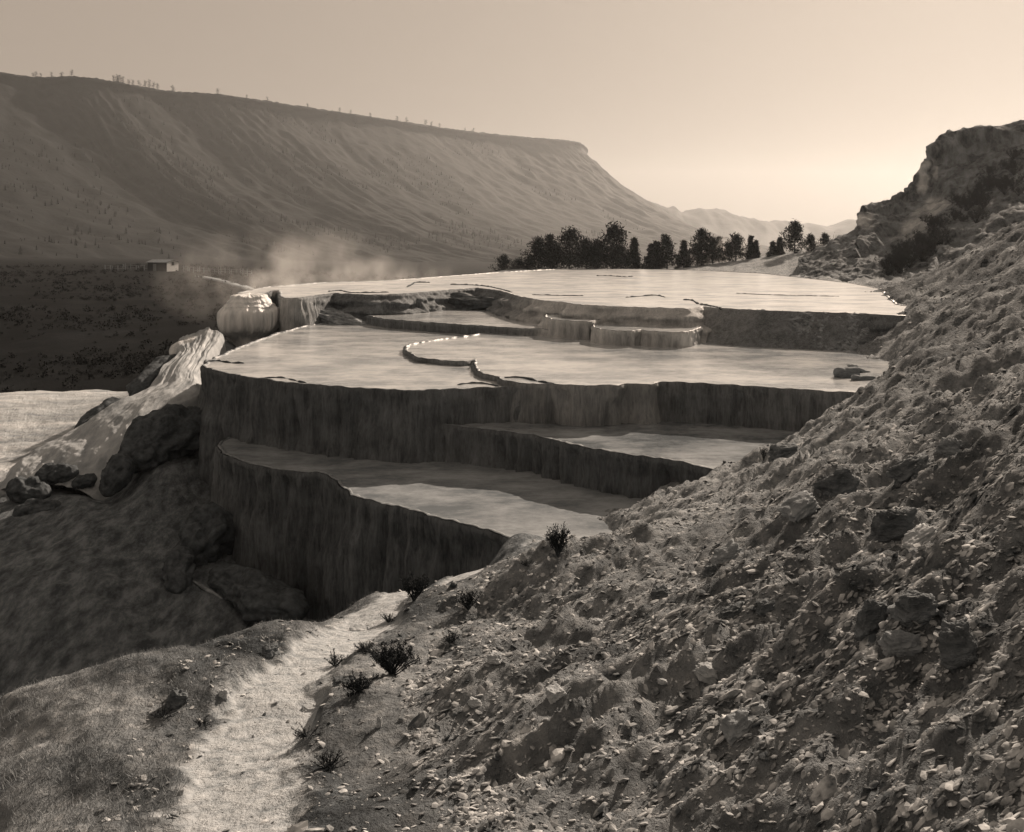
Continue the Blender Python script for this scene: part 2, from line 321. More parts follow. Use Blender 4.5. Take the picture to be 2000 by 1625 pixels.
def ground(X, Y):
    X, Y = np.asarray(X, float), np.asarray(Y, float)
    fi = np.clip(np.interp(np.log(Y), gv, np.arange(len(gv))), 0, len(gv) - 1.001); fj = np.clip(np.interp(X / Y, gu, np.arange(len(gu))), 0, len(gu) - 1.001)
    i, j = fi.astype(int), fj.astype(int); a, b = fi - i, fj - j
    return (ZZ[i, j] * (1 - a) * (1 - b) + ZZ[i + 1, j] * a * (1 - b) + ZZ[i, j + 1] * (1 - a) * b + ZZ[i + 1, j + 1] * a * b)
def hit(px, py, y0=2.0, y1=120.0):
    """first ground point the line of sight through a pixel meets"""
    Y = np.exp(np.linspace(math.log(y0), math.log(y1), 1500)); X = (px - 1000) / F * Y
    below = np.nonzero((YH - py) / F * Y <= ground(X, Y))[0]
    y = Y[below[0]] if len(below) else y1
    x = (px - 1000) / F * y; return np.array([x, y, float(ground(x, y))])
GV = np.stack([XX, YY, ZZ], -1).reshape(-1, 3); GF = grid_faces(*XX.shape)
fp = PATHM.ravel()[GF].mean(1) > 0.5; fw = PALE.ravel()[GF].mean(1) > 0.45; fy = GV[GF[:, 0], 1] > 62
ATT = dict(path=PATHM.ravel(), pale=PALE.ravel(), dark=DARK.ravel(), apron=APR.ravel(), soil=SOIL.ravel())
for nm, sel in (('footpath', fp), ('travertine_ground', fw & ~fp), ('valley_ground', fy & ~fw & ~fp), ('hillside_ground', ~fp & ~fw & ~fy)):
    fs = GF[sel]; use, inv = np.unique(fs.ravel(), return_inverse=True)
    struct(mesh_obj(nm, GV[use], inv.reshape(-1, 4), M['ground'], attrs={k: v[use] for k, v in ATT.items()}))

# ------------------------------------------------------------------ the mesa and the far ridge
rim = [(-900, 800, 203), (-500, 930, 204), (-200, 1060, 204)] + [(px, 205 * F / (YH - py), 205) for px, py in ((50, 149), (150, 151), (230, 161), (330, 179), (420, 184), (500, 195), (580, 207), (680, 222), (800, 240), (900, 255), (1000, 266), (1075, 272), (1118, 276))]
rimp = [np.array([(px - 1000) / F * Y, Y, z]) for px, Y, z in rim] + [np.array([150, 2060, 203.]), np.array([170, 2250, 203.]), np.array([150, 2700, 203.])]
dirs = [np.array([.73, -.68])] * 14 + [np.array([.80, -.6]), np.array([.90, -.43]), np.array([1.0, -.1]), np.array([1, 0.05]), np.array([1, .1])]
prof = [(-420, -14), (-60, -2), (0, 0), (5, -17), (70, -62), (150, -108), (250, -152), (370, -190), (480, -212), (640, -236)]
scl = [1.0] * 12 + [.96, .91, .85, .79, .75, .75, .75]
ctrl = np.array([[np.array([p[0] + d[0] * o * k_, p[1] + d[1] * o * k_, p[2] + dz]) for o, dz in prof] for p, d, k_ in zip(rimp, dirs, scl)])
MV = loft(ctrl, 460, 130); s = np.arange(460)[:, None] * np.ones((1, 130)); t = np.arange(130)[None] * np.ones((460, 1))
tt = np.clip((t / 129 - 0.27) / 0.73, 0, 1)
gul = -np.abs(fbm(s * 0.052 + 0.8 * perlin(s * .02, t * .02, 4.), t * 0.012, 1.5, 3)) * 1.0 + 0.3
MV[..., 2] += np.sin(np.pi * np.clip(tt, 0, 1) ** 0.8) * gul * 15 + sstep(0, .1, tt) * 4 * fbm(s * .25, t * .2, 6.1, 3)
MV[..., 2] += (1 - sstep(0, .02, tt)) * 2.0 * fbm(s * .3, t * .3, 3.1, 3)
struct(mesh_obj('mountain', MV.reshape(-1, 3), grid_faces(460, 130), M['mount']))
def mount_pt(i, j): return MV[i, j]
fr = [[(1050, 8, 5600), (1050, 455, 5600)]]
cols = []
for px, py in ((900, 400), (1150, 372), (1260, 378), (1330, 392), (1420, 398), (1500, 412), (1600, 420), (1750, 415), (2000, 425), (2400, 430)):
    top = at(px, py + 22, 3100); cols.append([top + np.array([0, 400, -150]), top, top + np.array([0, -250, -60]), at(px, 470, 2350) + np.array([0, 0, -45])])
FV = loft(np.array(cols), 160, 40); ii, jj = np.meshgrid(np.arange(160), np.arange(40), indexing='ij'); FV[..., 2] += 18 * fbm(ii * .12, jj * .12, 2.7, 4)
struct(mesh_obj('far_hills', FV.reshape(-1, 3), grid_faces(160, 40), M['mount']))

# ------------------------------------------------------------------ the rocky knoll at the upper right
kc = []
for px, pts in (
    (1560, [(520, 95), (506, 92), (508, 88), (516, 84), (530, 80), (545, 76)]),
    (1620, [(500, 96), (478, 92), (484, 88), (500, 84), (520, 79), (545, 73)]),
    (1672, [(470, 97), (446, 92), (462, 88), (485, 84), (512, 78), (545, 71)]),
    (1684, [(430, 98), (404, 92), (440, 89), (478, 84), (512, 78), (546, 70)]),
    (1745, [(420, 99), (388, 93), (420, 90), (470, 85), (512, 77), (547, 68)]),
    (1772, [(400, 99), (366, 93), (400, 91), (455, 85), (505, 76), (548, 67)]),
    (1812, [(345, 100), (312, 94), (372, 92), (425, 86), (492, 76), (549, 66)]),
    (1832, [(300, 100), (270, 94), (335, 93), (405, 87), (480, 75), (549, 65)]),
    (1880, [(285, 101), (257, 94), (318, 92), (385, 86), (465, 74), (549, 63)]),
    (1955, [(275, 102), (246, 94), (300, 91), (360, 85), (445, 73), (548, 61)]),
    (2080, [(250, 103), (215, 94), (270, 91), (330, 84), (420, 72), (540, 58)]),
    (2350, [(220, 104), (180, 94), (230, 90), (290, 83), (380, 70), (520, 56)]),
    (2700, [(220, 104), (180, 94), (230, 90), (290, 83), (380, 70), (520, 56)])):
    kc.append([at(px, pts[0][0] + 60, pts[0][1] + 25)] + [at(px, py, Y) for py, Y in pts] + [at(px, 565, pts[-1][1] - 4)])
KV = loft(np.array(kc), 420, 260); Kn = grid_normals(KV); Kn *= np.sign(-Kn[..., 1:2] + 1e-6)
kx, ky, kz = KV[..., 0], KV[..., 1], KV[..., 2]
ledge = np.abs(fbm(kx * .10 + kz * .12, ky * .08, kz * .55, 4)) * 1.0
KV = KV + Kn * (0.6 * fbm(kx * .22, ky * .2, kz * .15, 4) - 0.55 * (ledge - .3) + 0.28 * fbm(kx * .9, ky * .7, kz * .6, 4))[..., None] * sstep(0, 25, np.arange(260))[None, :, None]
kpx, kpy = 1000 + F * KV[..., 0] / KV[..., 1], YH - F * KV[..., 2] / KV[..., 1]
kw = lambda x0, sl, w, a, b: (1 - sstep(w * .5, w * 1.3, np.abs(kpx - x0 - (kpy - a) * sl + 9 * fbm(kz * .8, kx * .3, 2.2, 3)))) * sstep(a - 6, a + 6, kpy) * (1 - sstep(b - 10, b + 8, kpy))
KPALE = np.clip(np.maximum.reduce([kw(1808, -.16, 10, 316, 376), .6 * kw(1828, -.1, 5, 310, 350), .7 * kw(1690, 0, 16, 418, 446), .45 * kw(1840, -.9, 26, 385, 470)]) * (1 + .8 * fbm(kx * .6, ky * .6, kz * .6, 3)), 0, 1)
struct(mesh_obj('rocky_hill', KV.reshape(-1, 3), grid_faces(420, 260), M['knob'], attrs=dict(pale=KPALE)))

# ------------------------------------------------------------------ travertine terraces
def resample(P, ds):
    Q = np.concatenate([P, P[:1]]); L = np.concatenate([[0], np.cumsum(np.linalg.norm(np.diff(Q[:, :2], axis=0), axis=1))]); n = max(12, int(L[-1] / ds))
    t = np.linspace(0, L[-1], n, endpoint=False); return np.stack([np.interp(t, L, Q[:, k]) for k in range(Q.shape[1])], 1), t
def terrace(name, label, h, zb, front, back, wall, water, ds=0.07, rows=34, flute=1.0, rim_w=0.10, smooth=4, tilt=None):
    """front: (px, py, batter, pale) along the visible lip, left to right; back: (X, Y) hidden under the ground or the terrace above"""
    pts = np.array([[*on_plane(p[0], p[1], h), *(p[2:4] if len(p) > 2 else (0.10, 0.0))] for p in front] + [[x, y, 0.05, 0] for x, y in back])
    a = 0.5 * np.sum(pts[:, 0] * np.roll(pts[:, 1], -1) - np.roll(pts[:, 0], -1) * pts[:, 1])
    if a < 0: pts = pts[::-1]
    R, s = resample(pts, ds)
    for _ in range(smooth): R = (np.roll(R, 1, 0) + 2 * R + np.roll(R, -1, 0)) / 4
    P = R[:, :2].copy(); d = np.roll(P, -2, 0) - np.roll(P, 2, 0); d /= np.linalg.norm(d, axis=1, keepdims=True); N = np.stack([d[:, 1], -d[:, 0]], 1)
    for _ in range(6): N = (np.roll(N, 1, 0) + N + np.roll(N, -1, 0)) / 3
    P += N * (0.06 * fbm(P[:, 0] * 1.6, P[:, 1] * 1.6, 1.3, 4) + .09 * np.abs(perlin(P[:, 0] * .9, P[:, 1] * .9, 5.3)) + .02 * perlin(P[:, 0] * 6, P[:, 1] * 6, 3.))[:, None]
    root = thing(name, label, 'terrace', (P[:, 0].mean(), P[:, 1].mean(), zb)); off = np.array([P[:, 0].mean(), P[:, 1].mean(), zb])
    D = (h and (-h - zb)); dd = D * np.linspace(0, 1, rows) ** 1.25
    S, DD = np.meshgrid(s, dd); bat = R[:, 2][None]
    fl = 0.09 * fbm(S * 3.2, DD * .35, 2.0, 3) + 0.15 * (.35 - np.abs(fbm(S * 1.9, DD * .22 + .3 * perlin(S * .6, DD * .8, 2.), 5.0, 2))) + 0.07 * (.3 - np.abs(fbm(S * 5.5, DD * .4, 15.0, 2))) + 0.07 * fbm(S * .7, DD * .8, 8.0, 3) + np.clip(bat - .3, 0, .5) * (1 - sstep(1.2, 1.3, bat)) * (0.40 * fbm(S * .9, DD * 2.2, 11.0, 4) - .15 * np.sin(DD * 14 + 3 * fbm(S * .5, DD * 0, 13., 2)))
    teeth = (0.09 * np.abs(perlin(S * 4.5, DD * 0, 3.3)) + .04 * np.abs(perlin(S * 11, DD * 0, 7.3))) * np.exp(-(DD / (.14 + .22 * np.abs(perlin(S * 4.5, DD * 0, 9.1)))) ** 2)
    out = 0.035 * np.exp(-((DD - 0.07) / .06) ** 2) + teeth - 0.05 * sstep(.1, .5, DD) + bat * DD + fl * flute * sstep(0.02, 0.35, DD)
    WX = P[:, 0][None] + N[:, 0][None] * out; WY = P[:, 1][None] + N[:, 1][None] * out
    lipz = 0.026 + 0.028 * fbm(s * 2.5, s * 0, 4.1, 4)
    WZ = -h + lipz[None] * np.exp(-DD / .1) - DD
    n = len(s)
    wv = np.stack([WX, WY, WZ], -1).reshape(-1, 3) - off
    pale = np.broadcast_to(R[:, 3][None], S.shape) * (0.85 + 0.5 * fbm(S * 1.2, DD * .6, 3.0, 3))
    mesh_obj('wall', wv, grid_faces(rows, n, True)[:, ::-1], wall, root, attrs=dict(pale=np.clip(pale, 0, 1).ravel()))
    # the rim: outer top edge, crest, inner edge under the water line
    w = rim_w * np.clip(1 + 1.2 * fbm(s * 1.7, s * 0, 6.0, 4), .2, 2.4); rv = []
    for f, z in ((0.0, lipz), (-0.25, lipz + 0.012), (-0.75, lipz + 0.004), (-1.15, -0.05 + 0 * lipz)):
        q = P + N * (f * w)[:, None]; rv.append(np.stack([q[:, 0], q[:, 1], -h + z], 1))
    mesh_obj('rim', np.concatenate(rv) - off, grid_faces(4, n, True), M['rim'], root)
    q = P - N * (0.4 * w)[:, None]
    tri = tessellate_polygon([[Vector((x, y, 0)) for x, y in q]])
    tri = np.array([t if np.cross(q[t[1]] - q[t[0]], q[t[2]] - q[t[0]]) > 0 else t[::-1] for t in tri])
    mesh_obj('water', np.stack([q[:, 0], q[:, 1], np.full(n, -h)], 1) - off, tri, water, root, smooth=False)
    return root, P
hE, hD, hK, hC, hB, hA = 2.69, 3.62, 3.88, 4.0, 4.92, 5.85
E_front = [(464, 573, .05, 0), (470, 577.5, .0, 0), (506, 578, .0, 0), (520, 574, .0, 0), (531, 568, .05, 0), (544, 568, .05, 0), (549, 580, .05, .2), (557, 583, .12, .9), (574, 583, .1, .8), (590, 582, .2, .2), (620, 577, .35, .05), (650, 573, .8, 0), (720, 577, .9, 0), (780, 575, 1.0, 0), (830, 571, 1.1, 0), (880, 567, 1.1, 0), (930, 563, 1.0, 0), (975, 568, .9, 0), (1015, 580, .9, .2),
           (1060, 588, 1.0, .9), (1100, 591, .8, 1), (1130, 596, .9, 1), (1170, 598, .9, 1), (1200, 600, .95, 1), (1280, 602, 1.1, 1), (1340, 604, 1.2, 1), (1375, 600, 1.25, .8), (1405, 603, 1.3, .3), (1500, 608, 1.5, .05), (1600, 611, 1.6, 0.05), (1690, 614, 1.3, 0), (1752, 618, .9, 0)]
E_back = [(16.5, 36.0), (16.2, 41), (18.5, 48), (20.5, 54), (21.5, 62), (21.0, 70), (20.5, 80), (17, 88), (12, 91.5), (4, 91), (-1.3, 82), (-4.5, 74), (-8, 66), (-12, 62.5), (-14.2, 56)]
E_root, _ = terrace('upper_terrace', 'topmost wide terrace with a bright pool below the row of dark pines', hE, -4.7, E_front, E_back, M['wall'], M['water_top'], ds=0.10, rows=44, flute=1.3)
D_front = [(690, 606, .3, .1), (705, 612, .6, 0), (735, 621, .3, 0), (765, 625, .12, 0.08), (830, 630, .1, 0.05), (920, 636, .1, 0.05), (1000, 641, .1, .15), (1045, 643, .25, .35), (1080, 645, .9, .95), (1120, 645, 1.0, 1), (1150, 640, .9, 1)]
D_back = [(3.5, 43.5), (2.2, 47), (0.5, 51), (-3.5, 52.5), (-8.0, 52.0)]
terrace('small_terrace', 'small narrow terrace pool just above the left end of the largest pool', hD, -4.6, D_front, D_back, M['wall'], M['water_pale'], ds=0.09)
C_front = [(540, 652, .1, 0), (480, 674, .1, .0), (440, 691, .1, 0), (404, 706, .1, .1), (398, 717, .1, 0), (420, 725, .1, 0), (460, 733, .1, 0), (510, 741, .1, 0), (560, 748, .1, .05), (640, 755, .1, 0), (720, 760, .1, .03), (800, 763, .12, .06), (870, 762, .12, .1), (930, 759, .12, .3), (985, 757, .1, .25)]
C_front = [C_front[i] for i in range(len(C_front))]
C_back = [(2.0, 26.6), (4, 30), (2, 38), (-0.5, 44), (-5, 47.5), (-9, 47.2), (-9.6, 46)]
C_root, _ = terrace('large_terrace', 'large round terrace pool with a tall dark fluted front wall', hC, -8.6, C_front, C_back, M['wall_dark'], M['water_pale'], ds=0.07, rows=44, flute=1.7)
K_front = [(870, 662), (815, 670), (792, 677, .1, .1), (793, 686, .1, .1), (806, 692, .1, .1), (815, 699, .1, .1), (850, 704, .1, .1), (908, 708, .1, .1), (930, 702, .1, .1), (926, 712, .1, .1), (932, 722, .1, .1), (948, 732, .1, .1), (975, 738, .1, .1), (985, 746, .1, .15), (1040, 751, .1, .25), (1090, 752, .1, .45), (1140, 755, .1, .3), (1205, 754, .1, .35), (1225, 750, .1, .4), (1272, 752, .1, .45), (1284, 746, .1, .15), (1350, 749, .1, .03), (1450, 755, .1, .03), (1560, 762, .12, .1), (1640, 767, .2, .1), (1700, 770, .3, .1)]
K_back = [(11.2, 26), (13.2, 30), (14.5, 35), (12, 40), (5, 41), (0, 42)]
terrace('broad_terrace', 'broad terrace pool whose right end meets the logs and the rubble slope', hK, -6.4, K_front, K_back, M['wall'], M['water_pale'], ds=0.07, rows=34, flute=1.5, rim_w=.07)
B_front = [(850, 829, .12, .2), (900, 834, .12, .12), (960, 841, .12, .15), (1010, 846, .12, .1), (1050, 853, .12, .05), (1100, 866, .12, .03), (1160, 878, .12, 0), (1210, 887, .12, 0), (1270, 894, .12, 0), (1330, 903, .12, 0), (1385, 916, .12, 0), (1425, 927, .12, 0), (1470, 945, .1, 0)]
B_back = [(7.5, 21.5), (9.5, 24), (9.5, 27.5), (5, 28.5), (-2, 28)]
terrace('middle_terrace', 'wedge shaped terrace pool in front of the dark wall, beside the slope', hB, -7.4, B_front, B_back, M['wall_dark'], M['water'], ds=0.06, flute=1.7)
A_front = [(428, 866, .05, .1), (424, 874, .05, .1), (440, 888, .06, .05), (480, 905, .06, .05), (540, 918, .08, .03), (620, 924, .1, .03), (650, 934, .1, 0), (668, 948, .1, 0), (686, 968, .1, 0), (740, 984, .1, 0), (800, 995, .1, 0), (850, 1011, .1, 0), (900, 1023, .1, 0), (950, 1035, .12, 0), (1000, 1052, .15, 0), (1050, 1072, .2, 0)]
A_back = [(2.5, 17.6), (4.6, 20.5), (5.5, 24), (2, 27.5), (-4, 29.5), (-8.4, 29.6)]
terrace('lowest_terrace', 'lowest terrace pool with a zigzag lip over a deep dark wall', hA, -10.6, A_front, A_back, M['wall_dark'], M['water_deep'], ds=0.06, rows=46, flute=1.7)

terrace('scalloped_basin', 'pale scalloped basin half way down the cascades below the topmost pool', 3.35, -4.3, [(1160, 639, .2, 1), (1172, 644, .2, 1), (1192, 646, .15, 1), (1212, 648, .2, 1), (1236, 648, .15, 1), (1252, 645, .2, 1), (1268, 648, .2, 1), (1300, 650, .15, 1), (1332, 650, .2, 1), (1352, 647, .2, .9), (1368, 641, .2, .6)], [(7.6, 39.2), (3.2, 39.6)], M['wall'], M['water_pale'], ds=0.05, rows=20, flute=1.2, rim_w=.06)
terrace('scalloped_basin', 'small pale basin at the left end of the cascades, above the spill mound', 3.2, -4.3, [(1066, 620, .3, 1), (1080, 625, .3, 1), (1104, 627, .3, 1), (1122, 629, .25, 1), (1150, 629, .3, 1), (1168, 626, .3, 1), (1182, 621, .3, .9)], [(3.9, 41.6), (1.5, 42.4)], M['wall'], M['water_pale'], ds=0.05, rows=20, flute=1.2, rim_w=.06)

# thin rimstone curbs standing in the pools
def curb(label, h, pts, r=0.035):
    P = np.array([on_plane(px, py, h) for px, py in pts]); n = max(24, int(np.linalg.norm(np.diff(P, axis=0), axis=1).sum() / .08)); Q = cat_rom(P, n)
    Q = Q + 0.03 * np.stack([fbm(Q[:, 0] * 3, Q[:, 1] * 3, 1.), fbm(Q[:, 0] * 3, Q[:, 1] * 3, 9.)], 1)
    taper = np.minimum(1, np.minimum(np.arange(n), np.arange(n)[::-1]) / 4 + .3); mb = MB()
    mb.tube(np.column_stack([Q, np.full(n, -h + 0.012)]), r * taper * np.clip(.85 + 1.1 * fbm(Q[:, 0] * 3, Q[:, 1] * 3, 3.), .12, 2), 7)
    o = mb.build('rimstone_curb', M['rock_dark']); tag(o, label, 'rimstone', 'thin rimstone curbs in the pools'); return o
curb('thin dark curb at the far left corner of the large round pool', hC, [(402, 708), (425, 705), (450, 709), (476, 710)], .05)
curb('low arched curb along the front lip of the large round pool', hC, [(500, 742), (520, 739), (550, 738), (575, 743), (598, 749)], .03)
curb('short curb near the notch where the two biggest pools meet', hC, [(893, 752), (920, 749), (950, 750), (975, 756)], .03)
curb('long thin curb across the broad pool, running to its front lip', hK, [(930, 702), (985, 738), (1020, 738), (1050, 745), (1085, 751)][1:], .035)
curb('winding curb on the bright topmost pool above its dark front wall', hE, [(1335, 586), (1352, 587), (1365, 594), (1395, 599), (1408, 604)], .045)
curb('faint straight curb far out on the right of the topmost pool', hE, [(1438, 573), (1500, 576), (1580, 578), (1640, 579)], .018)
curb('ragged curb at the far end of the topmost pool before the pines', hE, [(1165, 539), (1190, 539), (1220, 541), (1238, 540)], .05)
curb('low curb in the topmost pool above the small cascades', hE, [(1040, 576), (1080, 577), (1120, 578), (1140, 578)], .03)
curb('broken curb in the middle of the topmost pool', hE, [(1222, 581), (1250, 579), (1280, 577), (1300, 581)], .03)
curb('dark curb along the left shore of the topmost pool', hE, [(880, 556), (925, 557), (960, 561), (1000, 571)], .04)
curb('small curb on the bright ledge left of the topmost pool', hE, [(640, 570), (665, 568), (690, 572), (760, 571)], .04)
curb('short knobbly curb on the left ledge of the topmost pool', hE, [(795, 561), (805, 556), (812, 552), (840, 552)], .05)

# ------------------------------------------------------------------ flowstone: mound, cascade and humps on the left
def icosphere(n):
    import bmesh
    bm = bmesh.new(); bmesh.ops.create_icosphere(bm, subdivisions=n, radius=1.0)
    v = np.array([x.co[:] for x in bm.verts]); f = np.array([[x.index for x in q.verts] for q in bm.faces]); bm.free(); return v, f
ICO = {n: icosphere(n) for n in (1, 2, 3, 4, 5)}
def hump(name, label, cat, p0, p1, r0, r1, mat, seed, flat=0.7, rough=0.25, group=None, lean=0.0):
    """a rounded lump of flowstone lying along p0..p1"""
    v, f = ICO[5]; p0, p1 = np.asarray(p0, float), np.asarray(p1, float); ax = p1 - p0; L = np.linalg.norm(ax) + 1e-6; ax /= L
    side = np.cross(ax, (0, 0, 1.)); side /= np.linalg.norm(side); up = np.cross(side, ax)
    t = v[:, 0]; r = np.interp(t, [-1, 1], [r0, r1]) * (1 + rough * fbm(v[:, 0] * 1.8 + seed, v[:, 1] * 1.5, v[:, 2] * 1.5, 6))
    rr = np.sqrt(np.clip(1 - np.abs(t) ** 3.0, 0, 1)) / np.maximum(np.sqrt(1 - np.minimum(t * t, .9999)), 1e-3)
    q = p0 + (0.5 * (t + 1) * L)[:, None] * ax + (v[:, 1] * rr * r)[:, None] * side + (v[:, 2] * rr * r * flat)[:, None] * up + (t * 0.5 * np.interp(t, [-1, 1], [r0, r1]))[:, None] * ax
    c = (p0 + p1) / 2
    o = mesh_obj(name, q - c, f, mat); o.location = c; return tag(o, label, cat, group)

def mound():
    n, m = 150, 260; z = np.linspace(0, 1, n)[:, None]; th = np.linspace(0, 2 * math.pi, m, endpoint=False)[None]
    prof_z = np.array([.14, .10, .04, -.10, -.20, -.30, -.40, -.48, -.66, -.95, -1.3, -1.55, -1.72, -1.9, -2.15, -2.6]); prof_r = np.array([.02, .55, .80, .86, .97, 1.0, 1.13, 1.15, 1.34, 1.40, 1.38, 1.27, 1.05, .80, .66, .62])
    Z = cat_rom(prof_z, n)[:, None]; Rr = cat_rom(prof_r, n)[:, None]
    low = sstep(.35, .6, z)
    R2 = Rr * (1 + .05 * fbm(np.cos(th) * 2, np.sin(th) * 2, z * 2, 3) + low * (.06 * fbm(np.cos(th) * 9, np.sin(th) * 9, z * 1.2, 3)))
    R2 = R2 * (1 + .10 * fbm(np.cos(th) * 1.1 + 3, np.sin(th) * 1.1, z * 1.5, 3)); Z = Z + .13 * fbm(np.cos(th) * 1.6, np.sin(th) * 1.6 + 2, z * .8, 4) * sstep(0, .1, z)
    v = np.stack([R2 * np.cos(th) * 1.02, R2 * np.sin(th) * 1.15, Z + 0 * th], -1)
    c = at(486, 579, 46.0); o = mesh_obj('flowstone_mound', v.reshape(-1, 3), grid_faces(n, m, True)[:, ::-1], M['mound']); o.location = c
    tag(o, 'bulging pale flowstone mound overhanging the left side of the terraces', 'flowstone')
mound()
def sheet(name, label, cat, rows, mat, thick, skirt, n, m, amp, lift=0.0):
    C = []
    for a, b in rows:
        A, B = at(*a), at(*b); mid = (A + B) / 2 + np.array([0, 0, thick]); q1 = A * .75 + B * .25 + np.array([0, 0, thick * .8]); q3 = A * .25 + B * .75 + np.array([0, 0, thick * .8])
        w = (A - B) * .12
        C.append([A + w + np.array([0, 0, -skirt]), A, q1, mid, q3, B, B - w + np.array([0, 0, -skirt])])
    V = loft(np.array(C), n, m) + np.array([0, 0, lift]); i, j = np.meshgrid(np.arange(n), np.arange(m), indexing='ij')
    V[..., 0] += .30 * fbm(i * .02, j * .01, 9.1, 3); V[..., 2] += .22 * amp * fbm(i * .15, j * .25, 3.2, 3) + amp * .55 * fbm(i * .012, j * .10, 2.2, 4) + amp * .7 * fbm(i * .03, j * .035, 6.2, 3)
    c = V.reshape(-1, 3).mean(0); o = mesh_obj(name, V.reshape(-1, 3) - c, grid_faces(n, m), mat); o.location = c; return tag(o, label, cat)
sheet('flowstone_cascade', 'long white flowstone cascade running down to the lower left from the mound', 'cascade', casc, M['flow'], 0.30, 1.1, 240, 120, 0.13, .05)
hump('flowstone_lobe', 'rounded pale lobe at the head of the white cascade', 'flowstone', at(395, 668, 43), at(345, 688, 42), .45, .55, M['pale'], 3, .8, .15)
hump('rock_rib', 'long dark rock rib between the white flat and the cascade', 'rock', at(338, 705, 41.5), at(268, 770, 38.5), .60, .62, M['rock_dark'], 5, .8, .35)
hump('rock_rib', 'dark pointed rib below the first, sloping out over the white flat', 'rock', at(228, 798, 36.0), at(140, 856, 33.8), .75, .22, M['rock_dark'], 9, .8, .3)
hump('dark_hump', 'big dark rounded hump beside the terrace corner, right of the cascade', 'rock', at(378, 822, 31.4), at(250, 902, 29.3), .95, .62, M['rock_dark'], 12, .85, .5)
hump('dark_hump', 'smaller dark rounded hump hanging under the big one', 'rock', at(240, 905, 28.9), at(208, 962, 28.3), .5, .25, M['rock_dark'], 15, 1, .35)
hump('foot_rock', 'dark bulging rock at the left foot of the lowest terrace wall', 'rock', at(422, 1035, 26.0), at(372, 1082, 25.0), .75, .45, M['rock_dark'], 61, 1.1, .45)
hump('foot_rock', 'dark low ledge along the foot of the lowest terrace wall', 'rock', at(430, 1125, 24.6), at(575, 1195, 22.3), .6, .55, M['rock_dark'], 64, .7, .5)
hump('foot_rock', 'dark tongue of rock low on the apron under the terrace corner', 'rock', at(352, 1085, 24.6), at(345, 1150, 23.5), .4, .3, M['rock_dark'], 67, .7, .45)
hump('pale_ledge', 'short pale ledge low in the dark hollow under the lowest terrace wall', 'rock', hit(378, 1138) + [0, 0, .02], hit(432, 1172) + [0, 0, .02], .05, .06, M['rock'], 71, .6, .3)
for k, (lab, a, b, r0, r1) in enumerate((
    ('dark knobbly rock at the foot of the white cascade', (85, 930, 30), (140, 925, 30), .45, .4), ('dark rounded rock at the left below the white flat', (30, 955, 29), (85, 965, 29), .5, .4),
    ('low dark rock between the cascade foot and the grey apron', (150, 945, 29.5), (180, 935, 29.5), .28, .24), ('lowest of the dark rocks at the left, on the grey apron', (40, 1005, 27.5), (110, 990, 27.8), .42, .3),
    ('small dark rock beside the big hump, on the apron edge', (255, 860, 31.5), (300, 835, 32), .4, .3))):
    hump('knobbly_rock', lab, 'rock', at(*a), at(*b), r0, r1, M['rock_dark'], 20 + 3 * k, .8, .35, 'dark rocks at the foot of the cascade')
# stepped flowstone where water spills between the three upper pools
hump('spill_mound', 'pale rounded spill mound between the topmost and the broad pool', 'flowstone', at(1070, 640, 41.8), at(1165, 655, 39.2), .7, .4, M['pale'], 41, .6, .5)
hump('rock_shelf', 'dark rough rock shelf between the mound curtain and the small pool', 'rock', at(610, 615, 48.5), at(712, 640, 46.0), .75, .45, M['rock'], 51, .7, .4)
hump('rock_shelf', 'dark rough rock shelf above the small pool', 'rock', at(800, 590, 53.5), at(990, 596, 50.5), .8, .6, M['rock_dark'], 55, .6, .45)

# ------------------------------------------------------------------ rocks
def facet(seed, n=4, planes=14, flat=(1, 1, 1), noise_=0.06):
    """an angular block: the body cut out by random planes, then roughened"""
    r_ = np.random.default_rng(seed); v, f = ICO[n]; nn = r_.normal(size=(planes, 3)); nn /= np.linalg.norm(nn, axis=1)[:, None]
    nn = np.concatenate([nn, [[1, 0, 0], [-1, 0, 0], [0, 1, 0], [0, -1, 0], [0, 0, 1], [0, 0, -1]]]); c = r_.uniform(.62, 1.0, len(nn))
    d = v @ nn.T; r = np.min(np.where(d > 0.05, c / np.maximum(d, .05), 9), 1); q = v * r[:, None]
    if noise_: q *= (1 + noise_ * fbm(q[:, 0] * 2.2 + seed, q[:, 1] * 2.2, q[:, 2] * 4.5, 5))[:, None]
    return q * np.asarray(flat, float), f
def euler(rx, ry, rz):
    cx, sx_, cy, sy_, cz, sz = math.cos(rx), math.sin(rx), math.cos(ry), math.sin(ry), math.cos(rz), math.sin(rz)
    return np.array([[cz, -sz, 0], [sz, cz, 0], [0, 0, 1]]) @ np.array([[cy, 0, sy_], [0, 1, 0], [-sy_, 0, cy]]) @ np.array([[1, 0, 0], [0, cx, -sx_], [0, sx_, cx]])
def rock(name, label, px, py, wpx, hpx, mat, seed, depth=0.8, rot=(0, 0, 0), Y=None, cat='rock', group=None, sink=0.34, planes=12):
    g = hit(px, py + hpx * 0.35) if Y is None else np.array([(px - 1000) / F * Y, Y, (YH - py - hpx * .35) / F * Y])
    w, h = wpx / F * g[1] / 2, hpx / F * g[1] / 2
    q, f = facet(seed, 5, planes, (1, 1, 1), .24); q = q / np.abs(q).max(0) * np.array([w, w * depth, h]); q = q @ euler(*[math.radians(a) for a in rot]).T
    o = mesh_obj(name, q, f, M[mat]); o.location = g + np.array([0, 0, h * (1 - 2 * sink)]); return tag(o, label, cat, group)
GR = 'rocks on the rubble slope'
